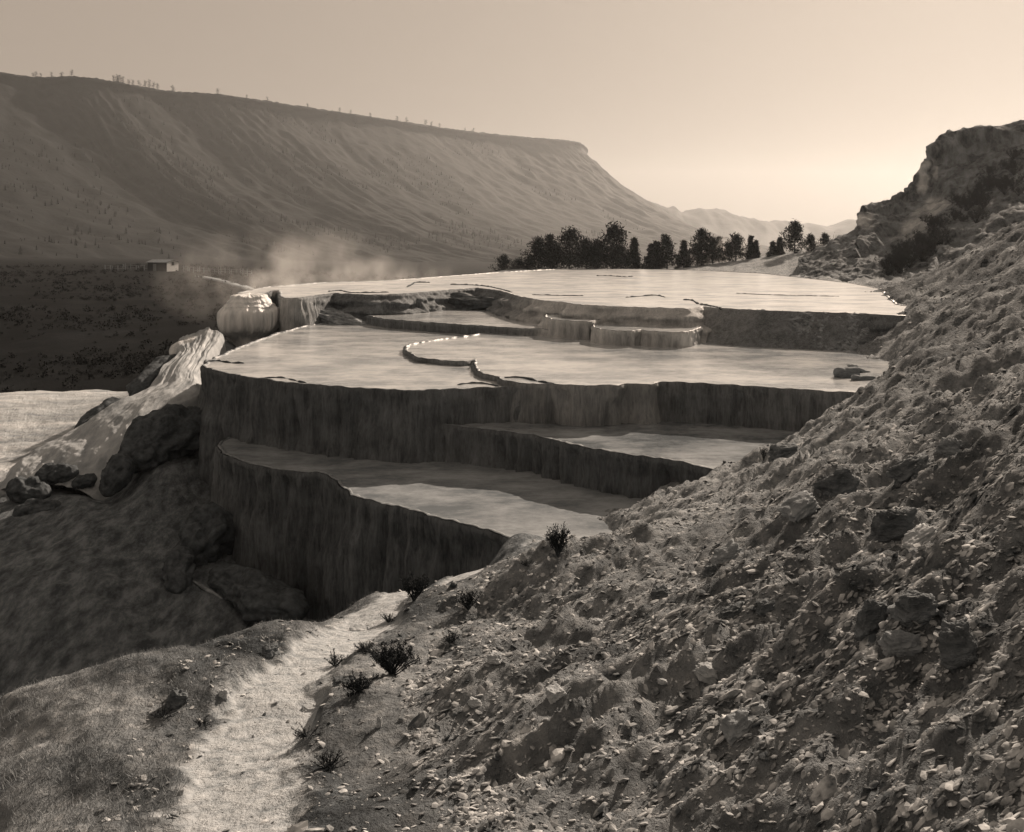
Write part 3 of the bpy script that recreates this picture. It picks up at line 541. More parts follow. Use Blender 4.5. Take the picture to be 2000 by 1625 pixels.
RK = [
 ('boulder', 'dark angular boulder at the tip of the wedge shaped pool', 1530, 878, 82, 52, 'rock_slope', .8, (0, -12, 20)),
 ('boulder', 'big pale grey boulder high on the slope near the right edge', 1852, 862, 62, 72, 'rock', .8, (0, 10, 0)),
 ('boulder', 'dark wedge shaped block above the lit middle of the slope', 1640, 938, 105, 82, 'rock_slope', .7, (10, -30, 15)),
 ('rock_slab', 'tall dark slab with a straight left edge, half way down the slope at the right', 1738, 1010, 92, 150, 'rock_slope', .6, (8, 18, 10)),
 ('boulder', 'dark block leaning behind the wedge, just below the pale grey boulder', 1780, 905, 120, 70, 'rock_slope', .6, (0, -28, 5)),
 ('rock_slab', 'striped pale slab tilted up to the right beside the tall dark slab', 1790, 1048, 92, 40, 'rock_pale', .8, (0, -28, 15)),
 ('boulder', 'small pale stone lying above the striped slab', 1764, 1006, 22, 15, 'rock_pale', .8, (0, -10, 0)),
 ('boulder', 'tall pointed dark rock low on the steep bank at the right', 1700, 1190, 72, 130, 'rock_slope', .6, (0, 15, 10)),
 ('boulder', 'broad rough dark rock to the right of the pointed one', 1790, 1170, 120, 95, 'rock_slope', .8, (0, -15, 0)),
 ('boulder', 'overhanging dark rock near the lower right corner', 1870, 1230, 100, 150, 'rock_slope', .8, (0, -12, 0)),
 ('boulder', 'grey rock with a sunken dark hollow below it', 1760, 1245, 90, 70, 'rock', .8, (0, 0, 0)),
 ('rock_slab', 'low dark slab jutting from the slope under the lit band', 1420, 1080, 90, 45, 'rock', .7, (0, -22, 20)),
 ('rock_slab', 'narrow dark ledge jutting out between lit scree and the wedge block', 1560, 990, 100, 40, 'rock', .7, (0, -28, 20)),
 ('boulder', 'dark lump at the left end of the low jutting slab', 1390, 1110, 45, 40, 'rock_slope', .8, (0, -15, 0)),
 ('boulder', 'dark block in the middle of the slope below the lit band', 1290, 1155, 48, 36, 'rock_slope', .8, (0, -15, 30)),
 ('boulder', 'pair of dark lumps on the lower slope, larger one', 1430, 1190, 80, 50, 'rock_slope', .8, (0, -15, 10)),
 ('boulder', 'pair of dark lumps on the lower slope, smaller one', 1495, 1185, 40, 34, 'rock_slope', .8, (0, -10, 10)),
 ('stone', 'largest white stone on the dark scree at the bottom', 1083, 1350, 48, 34, 'rock_pale', .8, (0, -6, 20)),
 ('stone', 'little white stone touching the largest white stone', 1105, 1330, 20, 13, 'rock_pale', .8, (0, 0, 0)),
 ('stone', 'pale twisted stone low on the right part of the scree', 1378, 1308, 66, 44, 'rock_pale', .7, (10, 28, 10)),
 ('stone', 'flat white stone at the left edge of the footpath', 702, 1227, 40, 11, 'rock_pale', .8, (0, 0, 0)),
 ('stone', 'upright white splinter in the scree at the bottom', 740, 1410, 12, 36, 'rock_pale', .8, (0, 6, 0)),
 ('stone', 'pale flat stone lying on the footpath near the bottom', 605, 1384, 42, 15, 'rock_pale', .8, (0, 0, 10)),
 ('stone', 'dark flat stone at the right edge of the footpath', 672, 1328, 62, 20, 'rock_slope', .8, (0, -4, 10)),
 ('stone', 'round pale stone on the left edge of the footpath', 437, 1354, 24, 20, 'rock_pale', .8, (0, 0, 0)),
 ('boulder', 'black boulder with a white edge on the bank left of the footpath', 524, 1270, 36, 34, 'rock_slope', .9, (0, 0, 0)),
 ('boulder', 'dark rounded boulder sunk in the grassy bank at the lower left', 342, 1358, 56, 70, 'rock_slope', .9, (0, 25, 0)),
 ('stone', 'pale stone in the scree right of the footpath, under a bush', 965, 1285, 32, 26, 'rock_pale', .8, (0, 0, 0)),
 ('stone', 'pale stone with a grey side between footpath and white stones', 930, 1372, 34, 20, 'rock_pale', .8, (0, 12, 0)),
 ('stone', 'small pale stone below the biggest bush', 1165, 1213, 28, 14, 'rock_pale', .8, (0, 0, 0)),
 ('stone', 'light round stone high on the lit scree', 1585, 990, 20, 16, 'rock_pale', .8, (0, 30, 0)),
 ('stone', 'pale split stone at the bottom right of the scree', 1480, 1385, 32, 17, 'rock_pale', .8, (0, -20, 0)),
 ('boulder', 'hollow dark block at the bottom of the scree', 1440, 1410, 80, 62, 'rock', .8, (0, -25, 10)),
 ('stone', 'little white chip below the pale twisted stone', 1293, 1332, 24, 10, 'rock_pale', .8, (0, 8, 0)),
]
for k, (nm, lab, px, py, w, h, mt, dp, rot) in enumerate(RK):
    big = 0.88 if w > 40 else 1.0; rock(nm, lab, px, py, w * big, h * big, mt, 100 + k, dp, rot, group=GR, sink=.42 if w > 40 else .3)
# logs and blocks where the broad pool meets the slope
def log(label, a, b, r, mat='wood'):
    A, B = np.asarray(a), np.asarray(b); t = np.linspace(0, 1, 14)[:, None]; P = A + (B - A) * t; P[:, 2] += .03 * perlin(t[:, 0] * 4, a[0], 1.); P[:, 0] += .03 * perlin(t[:, 0] * 4, 3., a[1])
    c = (A + B) / 2; mb = MB(); mb.tube(P - c, np.concatenate([[.01], np.full(12, r), [.01]]) * (1 + .15 * perlin(t[:, 0] * 6, 7., r * 9)), 12)
    o = mb.build('driftwood_log', M[mat]); o.location = c; tag(o, label, 'log', 'logs at the end of the broad pool')
zK = -hK
log('thick pale log lying in the right end of the broad pool', at(1632, 731, 27.6), at(1675, 729, 27.8), .19)
log('thin pale log running from the thick log to the bank', at(1662, 738, 27.0), at(1712, 742, 27.2), .10)
log('slim log lying on the bank above the other logs', at(1672, 722, 28.6), at(1715, 736, 28.8), .08)
rock('boulder', 'dark square block at the end of the logs in the broad pool', 1718, 752, 34, 30, 'rock_dark', 201, .9, (0, 0, 20), group='blocks at the end of the broad pool', Y=26.4)
rock('boulder', 'dark wet rock under the thick log in the broad pool', 1648, 745, 40, 18, 'rock_dark', 202, .9, (0, 0, 0), group='blocks at the end of the broad pool', Y=27.3)
rock('boulder', 'low dark rock on the lip of the broad pool near the logs', 1672, 764, 46, 12, 'rock_dark', 203, .9, (0, 0, 0), group='blocks at the end of the broad pool', Y=26.0)
rock('stone', 'small pale rock on the shore above the logs', 1665, 714, 22, 11, 'rock_pale', 204, .9, (0, 0, 0), group='blocks at the end of the broad pool', Y=29.2)

# loose stones: nobody could count them
protos = []
for k in range(20):
    q, f = facet(400 + k, 1 if k < 14 else 2, 8, (1, .70, .16 + .03 * (k % 7)), 0.0); protos.append((q, f))
def scatter(n, sizes, region, which):
    Vs, Fs, base = [], [], 0
    u = rng.uniform(-.62, .8, n); v = rng.uniform(math.log(1.5), math.log(60), n) if region is None else rng.uniform(*region, n)
    Y = np.exp(v); X = u * Y; fi = np.interp(v, gv, np.arange(len(gv))).astype(int); fj = np.interp(u, gu, np.arange(len(gu))).astype(int)
    okp = (rocky[fi, fj] > .35) & (PATHM[fi, fj] < .3); edge = (PATHM[fi, fj] >= .1) & (rng.random(n) < .035) | ((BANK[fi, fj] > .5) & (Y < 14) & (X > -4.5) & (rng.random(n) < .15) & (pd[fi, fj] < 2.6))
    keep = (okp & ((rng.random(n) > .75 * SOIL[fi, fj]) | (Y < 11)) & (1.3 * fbm(X * .9, Y * .9, 5.5, 4) + .5 * fbm(X * .25, Y * .25, 8.5, 2) + rng.uniform(-.4, .7, n) > -.05 - .35 * (Y < 11))) | edge
    X, Y, fi, fj = X[keep], Y[keep], fi[keep], fj[keep]; m = len(X)
    S = sizes(m, Y); Z = ground(X, Y); dzx = (ground(X + .25, Y) - ground(X - .25, Y)) / .5; dzy = (ground(X, Y + .25) - ground(X, Y - .25)) / .5
    which = rng.choice(which, m); yaw = rng.uniform(0, 6.28, m); tl = rng.normal(0, .38, (m, 2))
    for k in np.unique(which):
        i = np.nonzero(which == k)[0]; q, f = protos[k]; c, s_ = np.cos(yaw[i])[:, None], np.sin(yaw[i])[:, None]
        x = (q[:, 0] * c - q[:, 1] * s_) * S[i, None]; y = (q[:, 0] * s_ + q[:, 1] * c) * S[i, None]; z = q[:, 2] * S[i, None]
        gx, gy = np.clip(dzx[i] * .8, -1, 1)[:, None] + tl[i, :1], np.clip(dzy[i] * .8, -1, 1)[:, None] + tl[i, 1:]
        zz = z + gx * x + gy * y; xx = x - gx * z * .7; yy = y - gy * z * .7
        Vs.append(np.stack([xx + X[i, None], yy + Y[i, None], zz + Z[i, None] + S[i, None] * .08], -1).reshape(-1, 3))
        Fs.append((f[None] + (np.arange(len(i)) * len(q))[:, None, None]).reshape(-1, 3) + base); base += len(i) * len(q)
    return np.concatenate(Vs), np.concatenate(Fs)
v1, f1 = scatter(195000, lambda m, Y: (0.0035 + 0.014 * rng.random(m) ** 4) * (1 + Y * .17), None, list(range(14)))
v2, f2 = scatter(2400, lambda m, Y: (0.010 + 0.030 * rng.random(m) ** 4) * (1 + Y * .12), None, list(range(14, 20)))
o = mesh_obj('scree', np.concatenate([v1, v2]), np.concatenate([f1, f2 + len(v1)]), M['stone'], smooth=False); o['kind'] = 'stuff'

def rubble(n):
    r = np.random.default_rng(21); px = r.uniform(1370, 1735, n); Yl = hE * F / (np.interp(px, [1370, 1405, 1500, 1690, 1752], [600, 603, 608, 614, 618]) - YH); b_ = np.interp(px, [1375, 1405, 1600, 1752], [.9, 1.2, 1.6, .9]); D_ = 1.3 * r.random(n) ** .7
    Y = Yl - b_ * D_; X = (px - 1000) / F * Yl; Z = -hE - D_; S = .03 + .12 * r.random(n) ** 3; Vs, Fs, base = [], [], 0
    for k in range(14):
        i = np.arange(k, n, 14); q, f = protos[k]; a = r.uniform(0, 6.28, len(i))[:, None]; S_ = S[i, None]
        x, y = (q[:, 0] * np.cos(a) - q[:, 1] * np.sin(a)) * S_, (q[:, 0] * np.sin(a) + q[:, 1] * np.cos(a)) * S_; z = q[:, 2] * S_ * 1.3 + y * .5
        Vs.append(np.stack([x + X[i, None], y + Y[i, None], z + Z[i, None] + .03], -1).reshape(-1, 3)); Fs.append((f[None] + (np.arange(len(i)) * len(q))[:, None, None]).reshape(-1, 3) + base); base += len(i) * len(q)
    o = mesh_obj('rubble', np.concatenate(Vs), np.concatenate(Fs), M['rock'], smooth=False); o['kind'] = 'stuff'
rubble(3800)

# dry grass on the bank at the lower left and along the shore
def blades(n, pick, hgt, wid):
    Vs = []
    P = pick(n); m = len(P); Z = ground(P[:, 0], P[:, 1]); h = hgt * rng.uniform(.4, 1.2, m); a = rng.uniform(0, 6.28, m); w = wid * rng.uniform(.6, 1.4, m); ln = rng.normal(0, .45, (m, 2)) * h[:, None]
    b = np.stack([P[:, 0], P[:, 1], Z], 1); dx = np.stack([np.cos(a) * w, np.sin(a) * w, 0 * a], 1); top = b + np.stack([ln[:, 0], ln[:, 1], h], 1)
    v = np.stack([b - dx, b + dx, top], 1).reshape(-1, 3); return v, np.arange(3 * m).reshape(-1, 3)
def pick_bank(n):
    v = rng.uniform(math.log(2.6), math.log(11), n); u = rng.uniform(-.75, -.02, n); Y = np.exp(v); X = u * Y
    fi = np.interp(v, gv, np.arange(len(gv))).astype(int); fj = np.interp(u, gu, np.arange(len(gu))).astype(int)
    k = (BANK[fi, fj] > .6) & (XX[fi, fj] < pcx[fi, fj]) & (fbm(X * 1.4, Y * 1.4, 2.5, 3) + rng.uniform(-.4, .6, n) > 0); return np.stack([X[k], Y[k]], 1)
gvv, gff = blades(90000, pick_bank, .035, .0016)
o = mesh_obj('dry_grass', gvv, gff, M['grass'], smooth=False); o['kind'] = 'stuff'

# ------------------------------------------------------------------ shrubs on the slope
def tufts(C, n, spread, size, r_, up=0.3):
    """many small leaf faces round the given centres"""
    c = np.repeat(C, n, 0); m = len(c); p = c + r_.normal(0, 1, (m, 3)) * np.asarray(spread); d = r_.normal(0, 1, (m, 3)); d[:, 2] += up; d /= np.linalg.norm(d, axis=1)[:, None]
    s = np.cross(d, r_.normal(0, 1, (m, 3))); s /= np.linalg.norm(s, axis=1)[:, None]; L = size * r_.uniform(.6, 1.4, m)[:, None]
    v = np.stack([p - s * L * .17, p + s * L * .17, p + d * L + s * L * .06], 1).reshape(-1, 3); return v, np.arange(3 * m).reshape(-1, 3)
def shrub(label, px, py, hpx, wpx, seed, leafy=1.0, nst=14, name='shrub', group='shrubs on the slope', Y=None):
    r_ = np.random.default_rng(seed); g = hit(px, py) if Y is None else np.array([(px - 1000) / F * Y, Y, (YH - py) / F * Y]); H, W = hpx / F * g[1], wpx / F * g[1]
    root = thing(name, label, 'shrub', g, group); mb = MB(); tips = []
    for k in range(nst):
        a = r_.uniform(0, 6.28); rr = r_.uniform(.1, .5) * W; hh = H * r_.uniform(.55, 1.0) * (1 - .5 * (rr / W) ** 2); t = np.linspace(0, 1, 6)
        P = np.stack([np.cos(a) * rr * t ** 1.3, np.sin(a) * rr * t ** 1.3, hh * t - .02], 1) + r_.normal(0, .03 * H, (6, 3)) * t[:, None]
        mb.tube(P, .018 * H * (1 - .75 * t) + .001, 5); tips += [P[5], P[4], P[3]] if leafy > .4 else [P[5]]
        if r_.random() < .7:
            q = P[3] + np.array([r_.normal(0, .12) * W, r_.normal(0, .12) * W, .22 * H]); mb.tube(np.array([P[3], (P[3] + q) / 2 + .02 * H, q]), [.010 * H, .008 * H, .003 * H], 4); tips.append(q)
    mb.build('stems', M['bark'], root)
    if leafy > 0:
        v, f = tufts(np.array(tips), int(16 * leafy), (.035 * H, .035 * H, .05 * H), .075 * H, r_, .9); mesh_obj('leaves', v, f, M['shrub'], root, smooth=False)
    return root
shrub('tallest dark bush on the edge of the slope above the lowest pool', 1090, 1092, 66, 55, 11, 1.2, 20)
shrub('bare twiggy shrub standing against the lowest pool', 1140, 1018, 46, 40, 12, .25, 9)
shrub('dark bushy shrub on the bank left of the footpath', 808, 1174, 54, 62, 13, 1.8, 26)
shrub('small dark shrub leaning beside the footpath with one bare twig', 915, 1190, 40, 62, 14, 1.8, 22)
shrub('ragged dark shrub in the scree at the bend of the footpath', 765, 1318, 66, 110, 15, 2.2, 34)
shrub('low dark tuft at the left edge of the scree', 700, 1352, 42, 95, 16, 2.2, 28)
shrub('small scrubby tuft on the boulder at the tip of the middle pool', 1492, 900, 30, 22, 17, .9, 9)
shrub('tiny weed at the top end of the footpath beside the lowest pool', 1118, 1030, 24, 18, 18, .5, 6)
r_ = np.random.default_rng(55)
for k, (px, py, w) in enumerate(((655, 1300, 44), (715, 1275, 40), (600, 1440, 50), (395, 1418, 40), (318, 1400, 44), (760, 1215, 30), (640, 1500, 60), (880, 1255, 40), (1030, 1105, 28))):
    shrub('low dry scrub tuft growing beside the footpath', px, py, w * r_.uniform(.45, .7), w * 1.35, 300 + k, 1.5, 18, name='scrub_tuft', group='scrub tufts beside the footpath')
shrub('dead twiggy shrub leaning at the foot of the rocky knoll', 1628, 489, 34, 46, 19, .15, 16, Y=92)
shrub('dark low shrub at the left end of the topmost terrace', 664, 548, 16, 14, 20, 1.3, 8, Y=71)
shrub('dark forked shrub at the left end of the topmost terrace', 688, 548, 20, 18, 21, 1.3, 9, Y=71)
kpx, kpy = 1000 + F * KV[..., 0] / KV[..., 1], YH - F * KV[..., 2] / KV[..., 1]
band = np.argwhere((np.abs(kpy - np.interp(kpx, [1730, 1800, 1880, 1960], [535, 490, 425, 350])) < np.interp(kpx, [1730, 1960], [14, 42])) & (kpx > 1720) & (kpx < 1990)); r_ = np.random.default_rng(77)  # the gully's shaded band: dark bushes are added here in place of shade
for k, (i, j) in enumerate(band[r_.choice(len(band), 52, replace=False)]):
    w = r_.uniform(34, 62); shrub('made-up dark bush standing in for the shade of the hollow between the rocky knoll and the near slope', kpx[i, j], kpy[i, j] + 4, w * .62, w, 40 + k, 2.2, 14, name='shade_bush', group='added bushes standing in for the hollow shade', Y=KV[i, j, 1] - .3)

# ------------------------------------------------------------------ pines and firs behind the topmost pool
def conifer(label, px, base, top, wpx, kind, seed, Y):
    r_ = np.random.default_rng(seed); H = (base - top) / F * Y + .25; W = wpx / F * Y / 2 * (1.5 if kind != 'fir' and seed < 614 else 1.3 if kind != 'fir' else 1.1); loc = at(px, base, Y); loc[2] -= .25
    root = thing({'pine': 'pine_tree', 'fir': 'fir_tree', 'bush': 'young_pine'}[kind], label, 'tree', loc, 'trees behind the topmost pool')
    mb = MB(); t = np.linspace(0, 1, 9); bend = r_.normal(0, .03 * H, 2); tr = np.stack([bend[0] * t ** 2, bend[1] * t ** 2, H * .97 * t], 1); mb.tube(tr, .026 * H * (1 - .9 * t) + .005, 8); C, SP = [], []
    nl = {'pine': 26, 'fir': 46, 'bush': 22}[kind]; lo = {'pine': .08, 'fir': .04, 'bush': .0}[kind]
    for k in range(nl):
        f = lo + (1 - lo) * (k + r_.random()) / nl; a = k * 2.4 + r_.normal(0, .4)
        if kind == 'fir': L = W * 1.25 * (1.02 - f) * r_.uniform(.55, 1.25); rise = -.18
        else: L = W * 1.12 * min(1, f / .25 + .5) * (1.04 - f) ** .85 * r_.uniform(.35, 1.3); rise = .35
        p0 = np.array([np.interp(f, t, tr[:, 0]), np.interp(f, t, tr[:, 1]), H * .97 * f]); p1 = p0 + np.array([math.cos(a) * L, math.sin(a) * L, rise * L]); pm = (p0 + p1) / 2 + np.array([0, 0, .08 * L])
        mb.tube(np.array([p0, pm, p1]), [.008 * H, .006 * H, .002 * H], 5)
        for s_ in ((.45, .75, 1.0) if kind == 'fir' else (.5, .8, 1.0)): C.append(p0 + (p1 - p0) * s_ + r_.normal(0, .03 * W, 3))
    C += [[tr[-1, 0], tr[-1, 1], H * .97], [tr[-2, 0], tr[-2, 1], H * .9]]; C = np.array(C)
    if kind == 'fir': v, f = tufts(C, 22, (.10 * W + .03, .10 * W + .03, .06), .065 * H + .06, r_, -.1)
    else: v, f = tufts(C, 27, (.12 * W + .03, .12 * W + .03, .09 * W + .03), .06 * H + .07, r_, .8)
    mb.build('trunk', M['bark'], root); mesh_obj('crown', v, f, M['leaf'], root, smooth=False); return root
TREES = [
 ('small bushy young pine at the left end of the tree row', 985, 533, 502, 34, 'bush', 94), ('second small bushy pine from the left end of the row', 1013, 530, 508, 26, 'bush', 95),
 ('broken topped open pine at the left of the dense clump', 1052, 529, 468, 46, 'pine', 95), ('slender pine with a thin crown just behind the broken topped pine', 1076, 527, 461, 30, 'pine', 99),
 ('low dark pine filling the front of the dense clump', 1035, 530, 505, 44, 'bush', 94), ('wide round crowned pine in the dense clump', 1112, 528, 452, 66, 'pine', 96), ('dark pine filling the clump below the wide crown', 1088, 529, 485, 60, 'bush', 95),
 ('medium pine right beside the wide round crowned pine', 1146, 527, 470, 44, 'pine', 97), ('lower pine in the gap before the tallest pine', 1166, 527, 473, 44, 'pine', 96), ('dark low pine at the foot of the tallest pine', 1150, 528, 492, 64, 'bush', 95),
 ('tallest pine of the dense clump with a ragged top', 1197, 526, 441, 62, 'pine', 96), ('dark low pine at the right foot of the tallest pine', 1212, 527, 485, 46, 'bush', 95), ('slim pointed fir right of the dense clump', 1238, 525, 466, 30, 'fir', 98),
 ('short fir standing alone past the slim pointed fir', 1271, 524, 477, 28, 'fir', 99), ('thin fir close behind the short one', 1284, 522, 471, 22, 'fir', 101), ('airy pine with a round top in the middle of the row', 1303, 521, 461, 36, 'pine', 99),
 ('small neat fir before the dark double pine', 1335, 520, 470, 26, 'fir', 99), ('tall dark pine of the double clump', 1371, 516, 450, 42, 'pine', 100), ('lower dark pine joined to the tall one of the double clump', 1392, 514, 466, 34, 'pine', 101), ('dark undergrowth pine below the double clump', 1362, 518, 484, 40, 'bush', 99),
 ('misty fir half hidden by steam', 1404, 511, 463, 26, 'fir', 108), ('dense dark pine with a domed crown right of the steam', 1437, 507, 460, 40, 'pine', 101), ('dark low pine joined to the domed crown', 1424, 509, 476, 34, 'bush', 101), ('very slim fir right of the domed pine', 1466, 504, 461, 18, 'fir', 101),
 ('sparse small fir beside the very slim fir', 1477, 502, 470, 16, 'fir', 101), ('short dark fir left of the lone spreading pine', 1510, 499, 472, 24, 'fir', 101), ('pointed dark fir next to the short one', 1522, 498, 464, 20, 'fir', 101), ('lone spreading pine with a lopsided top near the knoll', 1552, 494, 435, 46, 'pine', 99),
 ('small round pine right of the lone spreading pine', 1585, 491, 460, 22, 'pine', 99), ('little round topped pine beside the foot of the knoll', 1611, 482, 458, 20, 'pine', 97)]
for k, (lab, px, b, tp, w, kd, Y) in enumerate(TREES): conifer(lab, px, b, tp, w, kd, 600 + k, Y)

# ------------------------------------------------------------------ the shed, its fence and the road in the dark valley
def shed():
    x, y = (318 - 1000) / F * 250, 250.0; z = float(ground(x, y)) - .1
    r = thing('wooden_shed', 'low dark wooden shed with a pale gable end, alone in the dark valley', 'shed', (x, y, z)); r.rotation_euler.z = math.radians(-24); L, Wd, Hh = 6.4, 4.0, 2.3
    mb = MB(); mb.box((0, 0, Hh / 2), (L, Wd, Hh)); mb.build('wall', M['board_dark'], r, False)
    mb = MB(); g = np.array([[0, -Wd / 2 - .02, 0], [0, Wd / 2 + .02, 0], [0, Wd / 2 + .02, Hh], [0, 0, Hh + .6], [0, -Wd / 2 - .02, Hh]]); v = np.concatenate([g + [L / 2 + .01, 0, 0], g + [L / 2 + .12, 0, 0]])
    mb.add(v, [[0, 1, 2], [0, 2, 3], [0, 3, 4], [5, 7, 6], [5, 8, 7], [5, 9, 8]]); mb.add(v, [[i, (i + 1) % 5, (i + 1) % 5 + 5, i + 5] for i in range(5)]); gb = mb.build('gable_end', M['board_pale'], r, False)
    mb = MB(); mb.box((L / 2 + .15, 0, Hh - .35), (.06, .8, .8)); mb.build('window', M['board_dark'], r, False)
    mb = MB(); mb.box((-.8, -Wd / 2 - .04, .95), (1.0, .08, 1.9)); mb.build('door', M['wood'], r, False)
    mb = MB(); a = math.atan2(.6, Wd / 2); sl = math.hypot(.6, Wd / 2) + .35
    for s in (-1, 1):
        q = np.array([[x_, s * u * math.cos(a), -u * math.sin(a) + t_] for x_ in (-L / 2 - .3, L / 2 + .35) for u in (0, sl) for t_ in (0, .12)]) + [0, 0, Hh + .62]
        mb.add(q, [[0, 1, 3, 2], [4, 6, 7, 5], [0, 4, 5, 1], [2, 3, 7, 6], [0, 2, 6, 4], [1, 5, 7, 3]])
    mb.build('roof', M['wood'], r, False)
shed()
def rail_fence(label, x0, y0, x1, y1, n):
    z0 = float(ground(x0, y0)); r = thing('rail_fence', label, 'fence', (x0, y0, z0), 'rail fences by the shed'); P = []
    for k in range(n):
        t = k / (n - 1); x, y = x0 + (x1 - x0) * t, y0 + (y1 - y0) * t + .8 * math.sin(k * 2.1); z = float(ground(x, y)); h = 1.5 + .3 * math.sin(k * 5.3); P.append((x - x0, y - y0, z - z0))
        mb = MB(); mb.tube(np.array([[x - x0, y - y0, z - z0 - .3], [x - x0 + .05 * math.sin(k * 3), y - y0, z - z0 + h]]), [.13, .10], 6); mb.build('post', M['wood'], r)
    for hh in (.6, 1.15):
        mb = MB()
        for a, b in zip(P[:-1], P[1:]): mb.tube(np.array([a, b]) + [0, 0, hh], .06, 5)
        mb.build('rail', M['wood'], r)
def vx(px, Y): return (px - 1000) / F * Y
rail_fence('weathered rail fence running right from the shed', vx(358, 250), 250, vx(490, 236), 236, 20)
rail_fence('weathered rail fence running left from the shed', vx(205, 262), 262, vx(290, 252), 252, 11)
t = np.linspace(0, 1, 60); rx = np.interp(t, [0, .5, 1], [vx(380, 220), vx(425, 205), vx(500, 175)]); ry = np.interp(t, [0, .5, 1], [220, 205, 175]); rv = []
for dx, dz in ((0, -.2), (0.05, .22), (.95, .22), (1, -.2)): rv.append(np.stack([rx + dx * 1.2, ry + dx * 3.6, ground(rx + dx * 1.2, ry + dx * 3.6) + dz], 1))
struct(mesh_obj('road', np.concatenate(rv), grid_faces(4, 60), M['road']))

# sage brush over the dark valley floor
def brush(n):
    v = rng.uniform(math.log(58), math.log(330), n); u = rng.uniform(-1.3, -.05, n); Y = np.exp(v); X = u * Y; fi = np.interp(v, gv, np.arange(len(gv))).astype(int); fj = np.interp(u, gu, np.arange(len(gu))).astype(int)
    k = (DARK[fi, fj] > .7) & (fbm(X * .06, Y * .06, 1.5, 3) + rng.uniform(-.6, .6, n) > 0); X, Y = X[k], Y[k]; r = np.random.default_rng(5); S = (.15 + .40 * r.random(len(X)) ** 3) * (1 + Y / 260)
    C = np.stack([X, Y, ground(X, Y) + .3 * S], 1); Cc = np.repeat(C, 26, 0); ss = np.repeat(S, 26)[:, None]; p = Cc + r.normal(0, .38, Cc.shape) * ss * [1, 1, .7]; d = r.normal(0, 1, Cc.shape); d[:, 2] = np.abs(d[:, 2]) + .3; d /= np.linalg.norm(d, axis=1)[:, None]
    q = np.cross(d, r.normal(0, 1, Cc.shape)); q /= np.linalg.norm(q, axis=1)[:, None]; L = .38 * ss
    return np.stack([p - q * L * .4, p + q * L * .4, p + d * L], 1).reshape(-1, 3)
bv = brush(18000); o = mesh_obj('sagebrush', bv, np.arange(len(bv)).reshape(-1, 3), M['sage'], smooth=False); o['kind'] = 'stuff'

# ------------------------------------------------------------------ trees on the mesa: single ones along the rim, a thin wood on the slope
def far_tree(p, H, seed, parent_label, group):
    r_ = np.random.default_rng(seed); k = 9; C = np.stack([r_.normal(0, .10 * H, k), r_.normal(0, .10 * H, k), np.linspace(.2, .92, k) * H], 1); C[:, :2] *= (1.25 - C[:, 2:3] / H)
    v, f = tufts(C, 12, (.12 * H, .12 * H, .07 * H), .16 * H, r_, .3); mb = MB(); mb.tube(np.array([[0, 0, -1.0], [0, 0, .85 * H]]), [.035 * H, .01 * H], 5)
    tv = np.concatenate(mb.v); tf = np.concatenate(mb.f[4]); o = mesh_obj('distant_pine', np.concatenate([tv, v]), [tf, f + len(tv)], M['leaf_far'], smooth=False); o.location = p; return tag(o, parent_label, 'tree', group)
rimx = np.array([p[0] / p[1] * F + 1000 for p in MV[:, int(129 * 2 / 9)]])
RIMT = [(62, 7), (70, 8), (78, 6), (100, 7), (118, 9), (140, 10), (220, 10), (226, 13), (232, 14), (238, 11), (250, 8), (258, 9), (272, 9), (281, 10), (290, 12), (297, 9), (306, 9), (335, 11), (425, 10), (480, 5), (520, 6), (598, 7), (660, 7), (682, 6), (720, 7), (775, 8), (793, 8), (828, 9), (842, 7), (858, 6), (905, 6), (925, 7), (1150, 8), (1162, 9), (1172, 8)]
PT = []
for k, (px, hp) in enumerate(RIMT):
    i = int(np.argmin(np.abs(rimx[:430] - px))); p = MV[i, 29] if px < 1125 else MV[int(np.argmin(np.abs((MV[:330, 44, 0] / MV[:330, 44, 1] * F + 1000) - px))), 44]
    lab, grp = ('small dark pine standing on the distant mesa rim', 'distant pines along the mesa rim') if px < 1125 else ('small dark pine on the steep nose of the mesa, below its cliff', 'distant pines on the nose of the mesa')
    far_tree(p, hp / F * p[1] * 1.15 + 1.0, 900 + k, lab, grp)
def wood(n):
    r = np.random.default_rng(8); i = r.integers(20, 330, n); j = r.integers(34, 118, n); k = fbm(i * .035, j * .06, 4.4, 4) * 1.5 + .35 * (1 - j / 118) + r.uniform(-.12, .12, n) > .38; P = MV[i[k], j[k]]; H = 2.2 + 4.5 * r.random(len(P)) ** 2; Vv = []
    for a in (0, 1, 2):
        th = r.uniform(0, 6.28, len(P)); w = H * .22; dx = np.stack([np.cos(th) * w, np.sin(th) * w, 0 * w], 1)
        for z0, z1, s in ((.05, .6, 1.0), (.4, 1.0, .7)): Vv.append(np.stack([P - dx * s + np.outer(H * z0, [0, 0, 1]), P + dx * s + np.outer(H * z0, [0, 0, 1]), P + np.outer(H * z1, [0, 0, 1])], 1).reshape(-1, 3))
    return np.concatenate(Vv)
wv_ = wood(9000); o = mesh_obj('slope_woods', wv_, np.arange(len(wv_)).reshape(-1, 3), M['leaf_far'], smooth=False); o['kind'] = 'stuff'

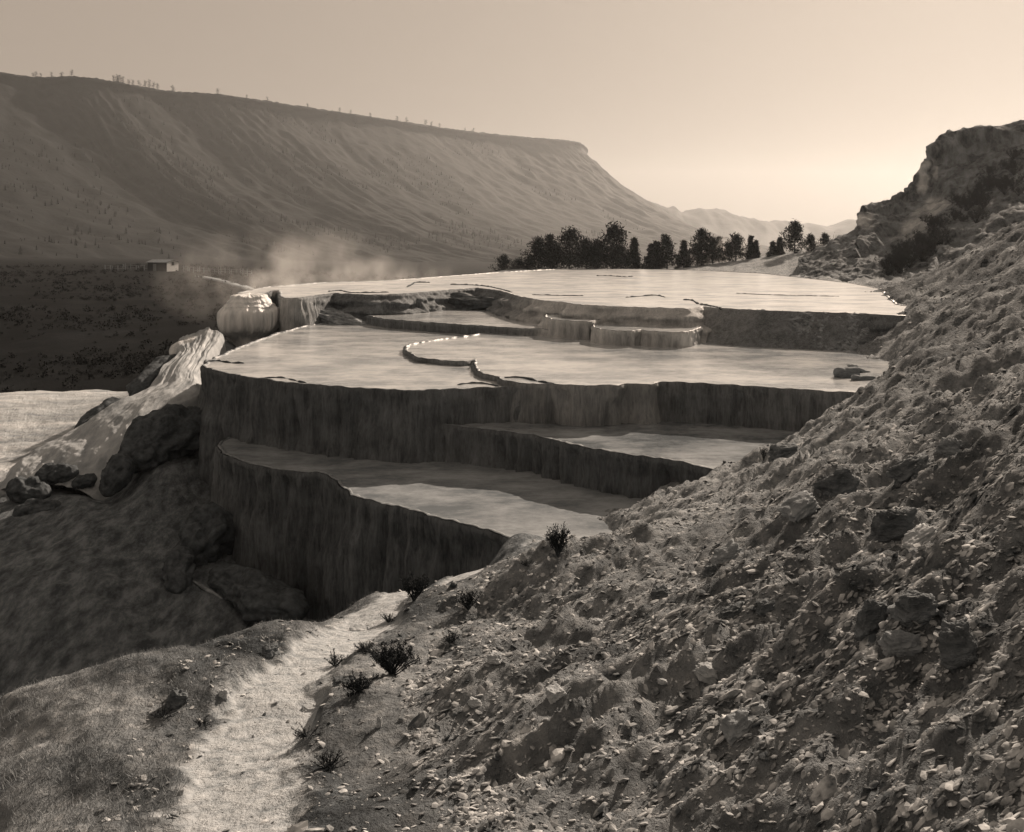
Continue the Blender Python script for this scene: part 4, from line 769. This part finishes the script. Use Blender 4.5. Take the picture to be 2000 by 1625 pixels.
# ------------------------------------------------------------------ air: even haze over everything, and steam off the hot water
def box_obj(name, lo, hi, mat):
    mb = MB(); lo, hi = np.array(lo, float), np.array(hi, float); mb.box((0, 0, 0), hi - lo); o = mb.build(name, mat, None, False); o.location = (lo + hi) / 2; o['kind'] = 'stuff'; return o
hm = bpy.data.materials.new('haze_air'); hm.use_nodes = True; nt = hm.node_tree; nt.nodes.clear(); ou = nd(nt, 'ShaderNodeOutputMaterial'); pv = nd(nt, 'ShaderNodeVolumePrincipled')
pv.inputs['Color'].default_value = (.90, .93, .95, 1); pv.inputs['Density'].default_value = 0.000105; pv.inputs['Anisotropy'].default_value = 0.55; nt.links.new(pv.outputs[0], ou.inputs['Volume'])
box_obj('haze', (-5200, -60, -60), (5200, 3700, 262), hm)
def steam(px, py, Y, size, dens, seed):
    m = bpy.data.materials.new('steam_vapour'); m.use_nodes = True; nt = m.node_tree; nt.nodes.clear(); ou = nd(nt, 'ShaderNodeOutputMaterial'); pv = nd(nt, 'ShaderNodeVolumePrincipled')
    pv.inputs['Color'].default_value = (.97, .96, .94, 1); pv.inputs['Anisotropy'].default_value = 0.3
    tc = nd(nt, 'ShaderNodeTexCoord'); gr = nd(nt, 'ShaderNodeTexGradient', gradient_type='SPHERICAL'); mp = nd(nt, 'ShaderNodeMapping'); mp.inputs['Scale'].default_value = [2.0 / s for s in size]
    nt.links.new(tc.outputs['Object'], mp.inputs[0]); nt.links.new(mp.outputs[0], gr.inputs[0])
    n = noise(nt, 2.6 / size[2], (1, 1, .7), 6, .62, rot=(0, math.radians(25), 0)); e = math_(nt, 'SUBTRACT', math_(nt, 'MULTIPLY', n, 5.0), 2.35)
    d = math_(nt, 'MAXIMUM', math_(nt, 'MULTIPLY', math_(nt, 'MULTIPLY', e, gr.outputs['Fac']), dens), 0.0); nt.links.new(d, pv.inputs['Density']); nt.links.new(pv.outputs[0], ou.inputs['Volume'])
    c = at(px, py, Y); s = np.array(size) / 2; box_obj('steam', c - s, c + s, m)
steam(560, 548, 58, (17, 9, 7.0), .27, 1)
steam(500, 566, 50, (5, 5, 2.4), .4, 4)
steam(690, 552, 66, (18, 7, 4.0), .22, 2)
steam(1410, 500, 104, (10, 5, 5.0), .40, 3)
